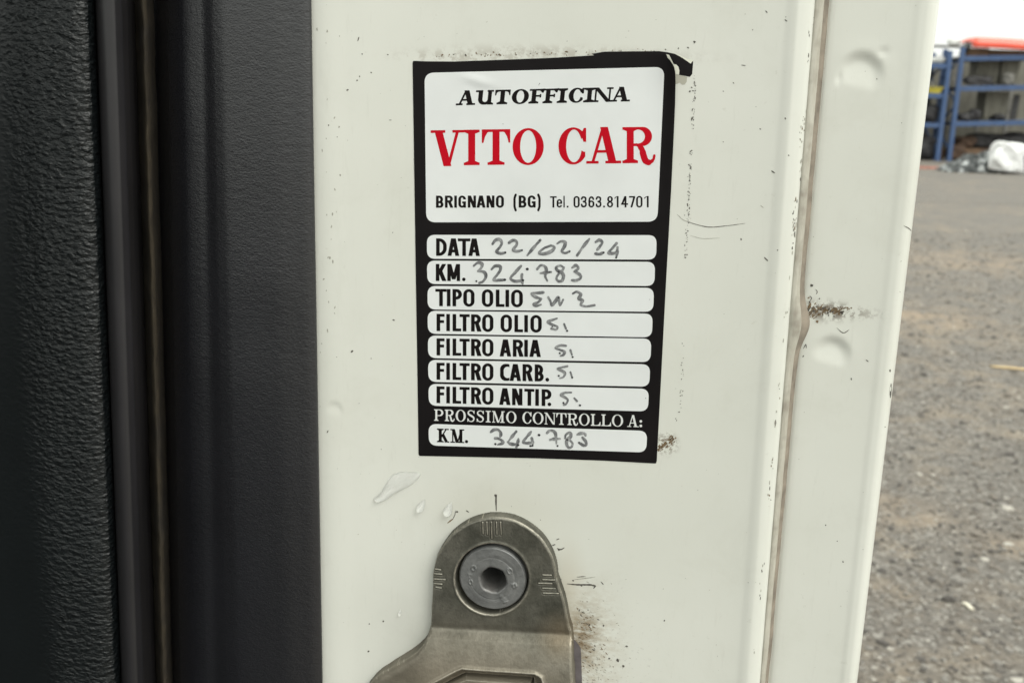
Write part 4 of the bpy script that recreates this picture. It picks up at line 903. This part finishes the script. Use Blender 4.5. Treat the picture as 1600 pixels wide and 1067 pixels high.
# ================================================================== WATER DROPS on the paint
wm = NT("water"); wm.set(Roughness=.02, IOR=1.33, Transmission_Weight=1.0); wm.col((1, 1, 1))
wet_m = simple('wet_paint', (.90, .91, .86), .4, .02, 40)
def drop(pts, hmax, label, name="water_drop", smoothr=1.0):
    pts = spl(pts + [pts[0]], 8)[:-1]
    xs_ = [q_[0] for q_ in pts]; ys_ = [q_[1] for q_ in pts]; st_ = max(.35, (max(xs_) - min(xs_)) / 70)
    v2, f2 = ms(lambda X_, Y_: poly_sdf(X_, Y_, pts), min(xs_) - 2, min(ys_) - 2, max(xs_) + 2, max(ys_) + 2, st_, merge=False)
    dd = -poly_sdf(v2[:, 0], v2[:, 1], pts); dm = dd.max(); q_ = np.clip(dd / dm, 0, 1)
    hh = hmax * (1 - (1 - q_) ** 2.0) ** .62
    lo = np.min(ys_); hi = np.max(ys_); hh = hh * (.45 + .55 * sstep(lo, hi, v2[:, 1]))
    top = on_pillar(v2[:, 0], v2[:, 1], 0); top[:, 1] -= hh; top[:, 1] -= .00003; bot = on_pillar(v2[:, 0], v2[:, 1], .00003); n = len(v2)
    # border edges close the shell
    from collections import Counter
    ec = {}
    for q in f2:
        for i in range(len(q)):
            a, b = q[i], q[(i + 1) % len(q)]
            if (b, a) in ec: del ec[(b, a)]
            else: ec[(a, b)] = 1
    F = [tuple(q) for q in f2] + [tuple(i + n for i in q[::-1]) for q in f2] + [(b, a, a + n, b + n) for a, b in ec]
    cu = top.mean(0); lowest = top[np.argmin(top[:, 2])]; off = np.array([lowest[0], 0, lowest[2]])
    o = mesh(name, np.concatenate([top, bot]), F, [wm.m, wet_m], None, off=off, mi=[0] * len(f2) + [1] * len(f2) + [0] * (len(F) - 2 * len(f2)))
    o.location = BASE + U * off[0] + np.array([0, 0, off[2]]); o.rotation_euler = (0, 0, -YAW)
    return tag(o, label, "water drop", "water drops on the pillar's paint")
drop([(594, 771), (585.5, 777), (586, 782), (592, 784), (600, 782), (612, 774), (625, 766), (638, 760), (648, 753), (656, 744), (656, 738.5), (648, 737.5), (632, 737), (618, 739), (608, 747), (602, 758)], .0018, "long slanting smear of water, largest of the drops, below the sticker's left corner")
drop([(664, 779.5), (657, 784), (651.5, 790), (650.5, 795), (653, 799), (657.5, 799.5), (661.5, 797), (663.5, 791), (664.5, 784)], .0017, "small tear shaped water drop midway between the long smear and the striker's round top")
drop([(706, 783.5), (700, 788), (694, 795), (692.8, 801), (695, 805), (700, 806.2), (704.5, 804), (706.6, 798), (706.6, 790)], .0018, "tear shaped water drop nearest to the striker, just above its upper left edge")
drop([(625.5, 951), (623, 956), (622.6, 959.5), (624.6, 961.4), (626.6, 960), (627.2, 956)], .0009, "tiniest water drop, alone on the paint left of the striker plate")

# ================================================================== THE YARD BEHIND
def Wp(px, py, D):
    """photo px -> world point on the vertical plane y = D"""
    r = wray(float(px), float(py)); t = D / r[1]; return CAM + r * t
class MB:
    def __init__(s): s.v = []; s.f = []
    def hexa(s, p):     # 8 corners: bottom 4 (ccw from above), top 4
        n = len(s.v); s.v += [tuple(map(float, q)) for q in p]
        s.f += [tuple(n + i for i in q) for q in ((3, 2, 1, 0), (4, 5, 6, 7), (0, 1, 5, 4), (1, 2, 6, 5), (2, 3, 7, 6), (3, 0, 4, 7))]
    def box(s, a, b):
        (x0, y0, z0), (x1, y1, z1) = a, b
        s.hexa([(x0, y0, z0), (x1, y0, z0), (x1, y1, z0), (x0, y1, z0), (x0, y0, z1), (x1, y0, z1), (x1, y1, z1), (x0, y1, z1)])
    def beam(s, p0, p1, w_, h_):
        """bar with depth w_ (y) and height h_ across p0-p1, or a post when it is vertical"""
        p0 = np.array(p0, float); p1 = np.array(p1, float); d = p1 - p0; d /= np.linalg.norm(d)
        up = np.array([0, 0, 1.0]) if abs(d[2]) < .8 else np.array([1.0, 0, 0])
        sd = np.cross(d, up); sd /= np.linalg.norm(sd); up = np.cross(sd, d)
        q = []
        for p_ in (p0, p1):
            for a, b in ((-1, -1), (1, -1), (1, 1), (-1, 1)): q.append(p_ + sd * a * w_ / 2 + up * b * h_ / 2)
        s.hexa([q[0], q[1], q[2], q[3], q[4], q[5], q[6], q[7]])
    def out(s, name, m, parent=None, off=(0, 0, 0), bev=0):
        bme = mesh(name, s.v, s.f, m, parent, smooth=False, off=off)
        import bmesh
        b = bmesh.new(); b.from_mesh(bme.data); bmesh.ops.recalc_face_normals(b, faces=b.faces)
        if bev: bmesh.ops.bevel(b, geom=b.edges[:], offset=bev, segments=2, affect='EDGES', profile=.5)
        b.to_mesh(bme.data); b.free(); return bme
base_pt = GP(1483, 252)[0]; D = float(base_pt[1])
blue = NT("rack_paint"); n1 = blue.noise(3, 5, .65); n2 = blue.noise(18, 4, .6)
c = blue.ramp(n1, [(.3, (.036, .074, .17)), (.7, (.055, .105, .225))]); c = blue.mix(blue.ramp(n2, [(.56, 0.0), (.72, .6)]), c, (.07, .06, .06)); blue.col(c); blue.set(Roughness=.55)
dark_part = simple("greasy_metal", (.024, .023, .025), .6, .5, 8); brownp = simple("rusty_metal", (.085, .052, .035), .85, .5, 7); greyp = simple("grey_metal", (.17, .165, .15), .6, .3, 6)
beige = NT("weathered_board"); n1 = beige.noise(2.5, 5, .6, beige.obj((3, 3, .6))); n2 = beige.noise(14, 4)
beige.col(beige.mix(beige.ramp(n2, [(.5, 0.0), (.75, .5)]), beige.ramp(n1, [(.3, (.12, .114, .092)), (.7, (.215, .208, .175))]), (.10, .095, .08))); beige.set(Roughness=.85)
X = lambda px, py, y=D: float(Wp(px, py, y)[0])
Zh = lambda px, py, y=D: float(Wp(px, py, y)[2])
DEP = 1.1
def rack(x0, x1, name, label, lv, top, slope=0.0, posts=True):
    """open storage rack: four uprights, front and rear beams, decks"""
    o = empty(name, (x0, D, 0), 0, label, "storage rack", "blue steel storage racks across the yard"); off = (x0, D, 0)
    for xx in (x0, x1):
        for yy in (D, D + DEP):
            m = MB(); m.box((xx - .055, yy - .045, .02), (xx + .055, yy + .045, top + slope * (xx - x0))); m.box((xx - .1, yy - .09, .0), (xx + .1, yy + .09, .019)); m.out("upright", blue.m, o, off, .006)
        m = MB()
        for k, zb_ in enumerate(np.arange(.3, top - .5, .62)): m.beam((xx, D + .045, zb_ + (.5 if k % 2 else 0)), (xx, D + DEP - .045, zb_ + (0 if k % 2 else .5)), .04, .04)
        m.out("side_brace", blue.m, o, off)
    for zl in lv:
        for yy in (D + .0, D + DEP):
            m = MB(); m.beam((x0 + .056, yy, zl), (x1 - .056, yy, zl + slope * (x1 - x0)), .05, .125); m.out("beam", blue.m, o, off, .005)
        m = MB(); m.hexa([(x0 + .06, D + .03, zl + .02), (x1 - .06, D + .03, zl + .02 + slope * (x1 - x0)), (x1 - .06, D + DEP - .03, zl + .02 + slope * (x1 - x0)), (x0 + .06, D + DEP - .03, zl + .02),
                          (x0 + .06, D + .03, zl + .06), (x1 - .06, D + .03, zl + .06 + slope * (x1 - x0)), (x1 - .06, D + DEP - .03, zl + .06 + slope * (x1 - x0)), (x0 + .06, D + DEP - .03, zl + .06)]); m.out("deck", greyp, o, off)
    return o
xr0 = X(1494, 160); lvR = [Zh(1500, 139), Zh(1495, 194), Zh(1505, 92)]; topR = Zh(1503, 74)
xr1 = xr0 + 2.7; SL = .045
rack(xr0, xr1, "storage_rack", "blue steel rack on the right with a red panel lying across its top", lvR, topR, SL)
xl1 = X(1474, 170); lvL = [Zh(1465, 103), Zh(1465, 150), Zh(1460, 196)]
rack(xl1 - 2.7, xl1, "storage_rack", "blue steel rack on the left, mostly hidden behind the van's pillar, a plank on top", lvL, Zh(1484, 80))
def lump(name, size, m, loc, label, cat, group=None, seed=0, rough=.12, sub=3, sq=2.6):
    """rounded, dented solid resting on loc"""
    import bmesh
    b = bmesh.new(); bmesh.ops.create_icosphere(b, subdivisions=sub, radius=1.0)
    r2 = np.random.default_rng(seed); ph_ = r2.uniform(0, 6.28, (6, 3)); kk = r2.uniform(1.5, 5, (6, 3))
    for vv in b.verts:
        c_ = np.array(vv.co); n_ = (np.abs(c_) ** sq).sum() ** (1 / sq); c_ = c_ / n_
        c_ = c_ * (1 + rough * sum(math.sin(float(kk[i] @ c_) + ph_[i, 0]) for i in range(6)) / 2.5)
        vv.co = Vector((c_[0] * size[0] / 2, c_[1] * size[1] / 2, max(-size[2] / 2, c_[2] * size[2] / 2)))
    z0 = min(vv.co.z for vv in b.verts)
    for vv in b.verts: vv.co.z -= z0
    me = bpy.data.meshes.new(name); b.to_mesh(me); b.free(); me.materials.append(m); me.polygons.foreach_set('use_smooth', np.full(len(me.polygons), sq < 4))
    o = link(bpy.data.objects.new(name, me)); o.location = loc; return tag(o, label, cat, group)
def crate(name, x0, x1, z0, h, y0, y1, m, label, cat, group=None, ribs=3, lid=True):
    o = empty(name, ((x0 + x1) / 2, y0, z0), 0, label, cat, group); off = ((x0 + x1) / 2, y0, z0)
    q = MB(); q.box((x0, y0, z0 + .006), (x1, y1, z0 + h)); q.out("body", m, o, off, .012)
    for k in range(ribs):
        q = MB(); xx = x0 + (x1 - x0) * (k + .5) / ribs; q.box((xx - .025, y0 - .018, z0 + .02), (xx + .025, y0 - .001, z0 + h - .02)); q.out("batten", m, o, off)
    return o
def deck(zl, x): return zl + .0625 + SL * (x - xr0)
lv1, lv2, lvt = lvR
# upper shelf of the right rack
xa, xb_ = X(1538, 120), X(1572, 120)
crate("wooden_crate", xa, xb_, deck(lv1, xb_) + .004, .66, D + .45, D + 1.0, beige.m, "grey beige crate behind the dark machine part, on the right rack's upper shelf", "crate", "weathered crates on the right rack")
crate("wooden_crate", X(1574, 120), X(1602, 120), deck(lv1, X(1602, 120)) + .004, .70, D + .35, D + .95, beige.m, "tall beige crate at the right end of the right rack's upper shelf", "crate", "weathered crates on the right rack", 2)
lump("machine_part", (X(1556, 130) - X(1511, 130), .32, .24), dark_part, ((X(1511, 130) + X(1556, 130)) / 2, D + .22, deck(lv1, X(1556, 130)) + .0), "long dark greasy machine part at the front of the right rack's upper shelf", "machine part", "dark machine parts", 3, .16, 3, 3.5)
# middle shelf
xa = X(1510, 170)
crate("wooden_crate", X(1550, 170), X(1586, 170), deck(lv2, X(1586, 170)) + .004, .72, D + .4, D + 1.0, beige.m, "beige crate at the right of the right rack's middle shelf, no part in front", "crate", "weathered crates on the right rack", 2)
lump("machine_part", (.42, .3, .2), dark_part, (X(1513, 185), D + .22, deck(lv2, X(1522, 185))), "dark low casting on the right rack's middle shelf, beside the post", "machine part", "dark machine parts", 5, .2, 3, 3)
lump("machine_part", (.30, .26, .30), dark_part, (X(1529, 182), D + .26, deck(lv2, X(1534, 185))), "dark squarish casting on the right rack's middle shelf, second from the post", "machine part", "dark machine parts", 6, .2, 3, 4)
m = empty("gas_strut_post", (X(1594, 170), D + .25, deck(lv2, X(1597, 170))), 0, "dark upright bundle standing at the far right of the middle shelf", "metal bundle")
# it is a bundle of three leaning bars
for k, dx in enumerate((-.05, 0, .05)):
    q = MB(); q.beam((X(1594, 170) + dx - .05, D + .25, deck(lv2, X(1597, 170)) + .004), (X(1597, 150) + dx, D + .27, deck(lv2, X(1597, 170)) + .66), .05, .05); q.out("bar", dark_part, m, tuple(m.location))
m.name = "bar_bundle"
# floor level of the right rack
cb = simple("cardboard", (.135, .085, .052), .9, .3, 4)
crate("cardboard_box", X(1512, 230), X(1542, 230), .0, .34, D + .3, D + .85, cb, "brown cardboard box on the ground under the right rack", "cardboard box", None, 0)
lump("machine_part", (.5, .4, .42), brownp, (X(1503, 235), D + .4, 0), "rusty brown block on the ground under the right rack, beside its post", "machine part", "dark machine parts", 8, .16, 3, 4)
lump("machine_part", (1.0, .4, .36), dark_part, (X(1556, 215), D + .62, .36), "dark wide housing lying on the rusty beam under the right rack", "machine part", "dark machine parts", 9, .14, 3, 4)
lump("machine_part", (1.5, .5, .36), brownp, (X(1562, 235), D + .62, 0), "long rusty beam on the ground at the back of the right rack", "machine part", "dark machine parts", 10, .1, 3, 5)
lump("machine_part", (.8, .4, .75), dark_part, (X(1592, 225), D + .5, 0), "tall black housing on the ground under the rack's right end", "machine part", "dark machine parts", 12, .14, 3, 4)
lump("machine_part", (.26, .3, .30), greyp, (X(1579, 125), D + .2, deck(lv1, X(1582, 125))), "grey boxy part before the tall crate on the right rack's upper shelf", "machine part", "dark machine parts", 41, .16, 3, 4)
lump("machine_part", (.34, .3, .16), dark_part, (X(1566, 180), D + .2, deck(lv2, X(1572, 180))), "low dark part at the middle of the right rack's middle shelf", "machine part", "dark machine parts", 42, .2, 3, 3)
lump("machine_part", (.5, .35, .30), brownp, (X(1521, 222), D + .18, .345), "brown dented part on top of the cardboard box under the right rack", "machine part", "dark machine parts", 43, .2, 3, 3.5).location.y = D + .55
for k, (px_, py_, ln_, lb_) in enumerate(((1516, 90, .9, "thin dark pipe on the right rack's top deck, behind the packing"), (1512, 138, .6, "dark pipe lying along the front of the right rack's upper shelf"))):
    x_ = X(px_, py_); zz_ = (deck(lvt, x_ + ln_) if k == 0 else deck(lv1, x_ + ln_)) + .035; pp_ = []; ff_ = []
    for i_ in (0, 1):
        for rr2 in (.035, .025):
            for j_ in range(12): an_ = j_ * .5236; pp_.append((x_ + ln_ * i_, D + (.7 if k == 0 else .06) + math.cos(an_) * rr2, zz_ + math.sin(an_) * rr2))
    for j_ in range(12):
        b_ = (j_ + 1) % 12; ff_ += [(j_, b_, 24 + b_, 24 + j_), (12 + b_, 12 + j_, 36 + j_, 36 + b_), (b_, j_, 12 + j_, 12 + b_), (24 + j_, 24 + b_, 36 + b_, 36 + j_)]
    tag(mesh("pipe", pp_, ff_, dark_part), lb_, "pipe")
# left rack, seen only by its end
ldk = lambda z: z + .0625
lump("machine_part", (.28, .3, .30), greyp, (X(1463, 125), D + .3, ldk(lvL[1])), "pale grey housing on the left rack's upper shelf, beside the yellow tub", "machine part", "dark machine parts", 14, .15, 3, 4)
yel = simple("yellow_plastic", (.42, .36, .045), .5, .15, 5)
t_ = empty("yellow_tub", (X(1459, 140), D + .08, ldk(lvL[1]) + .001), 0, "shallow yellow plastic tub at the front of the left rack's upper shelf", "tub"); q = MB(); zz0 = ldk(lvL[1]) + .001; xc = X(1461, 133)
q.hexa([(xc - .15, D - .02, zz0), (xc + .15, D - .02, zz0), (xc + .15, D + .2, zz0), (xc - .15, D + .2, zz0), (xc - .2, D - .04, zz0 + .13), (xc + .2, D - .04, zz0 + .13), (xc + .2, D + .24, zz0 + .13), (xc - .2, D + .24, zz0 + .13)]); q.out("tub_body", yel, t_, tuple(t_.location), .01)
q = MB(); q.box((xc - .22, D - .06, zz0 + .131), (xc + .22, D + .26, zz0 + .155)); q.out("rim", yel, t_, tuple(t_.location), .006)
lump("machine_part", (.46, .4, .46), dark_part, (X(1459, 175), D + .3, ldk(lvL[2])), "dark round gearbox on the left rack's middle shelf", "machine part", "dark machine parts", 15, .14, 3, 3)
lump("machine_part", (.5, .5, .62), dark_part, (X(1453, 225), D + .4, 0), "dark casing on the ground under the left rack", "machine part", "dark machine parts", 16, .14, 3, 4)
lump("machine_part", (.2, .2, .34), brownp, (X(1480, 185), D + .5, ldk(lvL[2]) - .0), "narrow rusty part on the ground gap", "machine part", "dark machine parts", 18, .15, 2, 4).location = (X(1484, 215), D + .5, 0)
# boarded fence behind the racks
fe = empty("board_fence", (xl1, D + 2.2, 0), 0, "grey beige board fence standing behind the storage racks", "fence"); off = tuple(fe.location)
ht = Zh(1500, 91, D + 2.2)
x_ = xl1 - 3.0; k = 0
for k in range(9):
    xa_ = xl1 - 3.0 + k * .82
    q = MB(); q.box((xa_ + .05, D + 2.2, .02), (xa_ + .77, D + 2.23, ht + .02 * math.sin(k * 2.3))); q.out("board_panel", beige.m, fe, off)
    q = MB(); q.box((xa_ - .05, D + 2.17, 0), (xa_ + .05, D + 2.26, ht + .03)); q.out("post", greyp, fe, off)
for k, (zz_, hh_, lb_) in enumerate(((ldk(lvL[1]), .62, "big dark casing at the back of the left rack's upper shelf"), (ldk(lvL[2]), .66, "big dark casing at the back of the left rack's middle shelf"), (0, .8, "big dark casing on the ground at the back of the left rack"))):
    lump("machine_part", (1.3, .45, hh_), dark_part, (xl1 - .75, D + .78, zz_), lb_, "machine part", "dark machine parts", 60 + k, .1, 3, 6)
# things on top
whiteb = simple("white_plastic_sheet", (.72, .73, .71), .5, .06, 6, bump=.4, bscale=9, bd=.03)
ztL = ldk(lvL[0])
for k, (px, sz, lb) in enumerate(((1463, (.26, .3, .17), "white bundle on top of the left rack, nearest the van's pillar"), (1476, (.30, .3, .19), "white bundle on top of the left rack, second from the van's pillar"))):
    lump("white_bundle", sz, whiteb, (X(px, 82), D + .3, ztL), lb, "bundle", "white bundles on the racks", 20 + k, .1, 3, 2.4)
lump("white_bundle", (.32, .3, .2), whiteb, (X(1495.5, 78), D + .25, topR + .045), "white bundle above the gap between the two racks, on the plank", "bundle", "white bundles on the racks", 25, .08, 3, 2.4)
zpl = max(topR, Zh(1484, 80)) + .0
q = MB(); q.hexa([(X(1440, 76), D + .05, topR + .004), (X(1512, 76), D + .05, topR + .004), (X(1512, 76), D + .55, topR + .004), (X(1440, 76), D + .55, topR + .004), (X(1440, 76), D + .05, topR + .04), (X(1512, 76), D + .05, topR + .04), (X(1512, 76), D + .55, topR + .04), (X(1440, 76), D + .55, topR + .04)])
tag(q.out("plank", greyp, None), "grey plank bridging the tops of the two racks", "plank")
redm = NT("red_body_panel"); n1 = redm.noise(3, 3); redm.col(redm.ramp(n1, [(.3, (.74, .085, .045)), (.7, (.80, .11, .06))])); redm.set(Roughness=.4, Coat_Weight=.4)
zr = Zh(1520, 74.5); 
# a curved bonnet-like panel: crowned sheet with rolled front edge
nx_, ny_ = 40, 16; xs_ = np.linspace(X(1519, 72), X(1519, 72) + 1.75, nx_); vv = []
for i in range(ny_):
    for j in range(nx_):
        t = j / (nx_ - 1); s_ = i / (ny_ - 1)
        e_ = 1 - (1 - min(1, t / .06)) ** 2 if t < .06 else 1.0
        yy = D - .12 + (1 - e_) * .1 + s_ * (1.25 - (1 - e_) * .2)
        hz = .25 * math.sin(min(1, s_ / .10) * math.pi / 2) * (.55 + .45 * e_) + .05 * math.sin(s_ * math.pi) - .06 * s_
        vv.append((xs_[j], yy, zr + hz - .015 * t - .035 * t * t))
ff = grid_faces(ny_, nx_)
rp = mesh("car_bonnet", np.array(vv) , ff, redm.m); sdm = rp.modifiers.new("thickness", 'SOLIDIFY'); sdm.thickness = .012
tag(rp, "bright orange red car bonnet lying across the top of the right rack", "car bonnet")
for k, (xo, ln, zl_, zt_, lb) in enumerate(((0, .55, .07, .004, "brown packing block under the red bonnet's left end"), (.57, 2.0, .12, .03, "dark brown block added for the shade under the red bonnet, near the right edge"))):  # left block is packing, the right one stands in for shade under the bonnet
    q = MB(); q.box((X(1515, 80) + xo, D + .1, lvt + zl_), (X(1515, 80) + xo + ln, D + .5, zr - zt_)); tag(q.out("packing_shade_block", cb, None, (0, 0, 0), .01), lb, "packing", "packing under the red bonnet")
lump("machine_part", (.2, .3, .2), dark_part, (X(1514, 78), D + .2, zr - .1), "small dark fitting at the left tip of the red panel", "machine part", "dark machine parts", 30, .2, 2, 3)
# heap in front of the rack
foil = NT("silver_sheet"); n1 = foil.noise(7, 5, .65); foil.col(foil.ramp(n1, [(.42, (.012, .014, .015)), (.54, (.05, .056, .056)), (.60, (.42, .44, .44))])); foil.set(Roughness=.4, Metallic=.3); foil.bump(foil.noise(14, 4, .6), 1.0, .06)
Pg = GP(1478, 269)[0]; Dh = float(Pg[1])
def drape(name, x0, x1, y0, y1, hfun, m, label, cat, seed, n=70):
    xs_ = np.linspace(x0, x1, n); ys_ = np.linspace(y0, y1, n // 2); XX, YY = np.meshgrid(xs_, ys_); s_ = (XX - x0) / (x1 - x0); t_ = (YY - y0) / (y1 - y0)
    hz = hfun(s_, t_); hz = hz * (1 + .35 * noise2(XX, YY, 6, seed) + .3 * noise2(XX, YY, 15, seed + 1)) + np.abs(noise2(XX, YY, 9, seed + 2)) * .12 * np.clip(hz * 6, 0, 1)
    b = np.sin(np.clip(t_, 0, 1) * np.pi) ** .45 * np.sin(np.clip(s_, 0, 1) * np.pi) ** .3
    hz = np.maximum(hz * b, 0) + .003
    v = np.stack([XX, YY + .05 * noise2(XX, YY, 4, seed + 3), hz], -1).reshape(-1, 3); off = ((x0 + x1) / 2, (y0 + y1) / 2, 0)
    o = mesh(name, v, grid_faces(*XX.shape), m, off=off, smooth=True); o.location = off; return tag(o, label, cat)
xh0 = float(Wp(1479, 268, Dh)[0]); xh1 = float(Wp(1552, 268, Dh)[0])
drape("crumpled_sheeting", xh0, xh1 + .25, Dh - .1, Dh + .75, lambda s_, t_: .08 + .40 * np.clip(s_ * 1.25, 0, 1) ** .9, foil.m, "crumpled black and silver sheeting heaped on the ground before the right rack", "sheeting", 71)
drape("crumpled_sheeting", float(Wp(1545, 268, Dh)[0]), float(Wp(1640, 268, Dh)[0]), Dh + .12, Dh + .8, lambda s_, t_: .40 + .1 * s_, foil.m, "crumpled dark sheeting at the right edge, behind the white bag", "sheeting", 81)
wb = NT("white_bag"); wb.col((.83, .84, .84)); wb.set(Roughness=.45); wb.bump(wb.noise(6, 5, .65, None, .6), 1.0, .10)
xw = (float(Wp(1545, 250, Dh)[0]) + float(Wp(1592, 250, Dh)[0])) / 2
wl = lump("white_bag", (.72, .30, .56), wb.m, (xw, Dh - .06, .06), "bulging white plastic bag propped on the silver sheeting", "plastic bag", None, 91, .17, 5, 6); wl.rotation_euler = (0, .10, .1)
# torn red rag and splinters by the left rack's foot
rag = simple("faded_red_cloth", (.22, .085, .06), .9, .4, 8)
Pr = GP(1455, 264)[0]; drape("red_rag", float(Pr[0]) - .35, float(Pr[0]) + .3, float(Pr[1]) - .1, float(Pr[1]) + .4, lambda s_, t_: .04 + 0 * s_, rag, "flat faded red rag on the ground at the left rack's foot", "rag", 95, 40)
# stick and splinter on the gravel
wood = simple("pale_wood", (.50, .38, .21), .75, .2, 40)
def stick(a, b, r, name, label, cat, m):
    a = GP(*a)[0]; b = GP(*b)[0]; d = b - a; L = np.linalg.norm(d); d /= L; sd = np.array([-d[1], d[0], 0]); V = []; n = 14; k = 8
    for i in range(n):
        t = i / (n - 1); rr_ = r * (.35 + .65 * math.sin(min(1, t * 4 + .05) * 1.57) if t < .25 else 1.0) * (1 + .12 * math.sin(i * 2.1)); c_ = a + d * L * t + sd * r * .5 * math.sin(t * 5)
        for j in range(k): an = j * 6.2832 / k; V.append(c_ + sd * math.cos(an) * rr_ + np.array([0, 0, math.sin(an) * rr_ * .8 + r * .8]))
    F = [(i * k + j, i * k + (j + 1) % k, (i + 1) * k + (j + 1) % k, (i + 1) * k + j) for i in range(n - 1) for j in range(k)] + [tuple(range(k))[::-1], tuple((n - 1) * k + j for j in range(k))]
    o = mesh(name, V, F, m, off=(a[0], a[1], 0)); o.location = (a[0], a[1], 0); return tag(o, label, cat)
stick((1546, 574), (1660, 585), .0085, "stick", "pale tan stick lying on the gravel at the right edge", "stick", wood)
stick((1503, 943), (1521, 954), .0055, "wood_chip", "short pale wood chip on the gravel near the bottom right corner", "wood chip", simple("bleached_wood", (.62, .58, .48), .7, .1, 60))
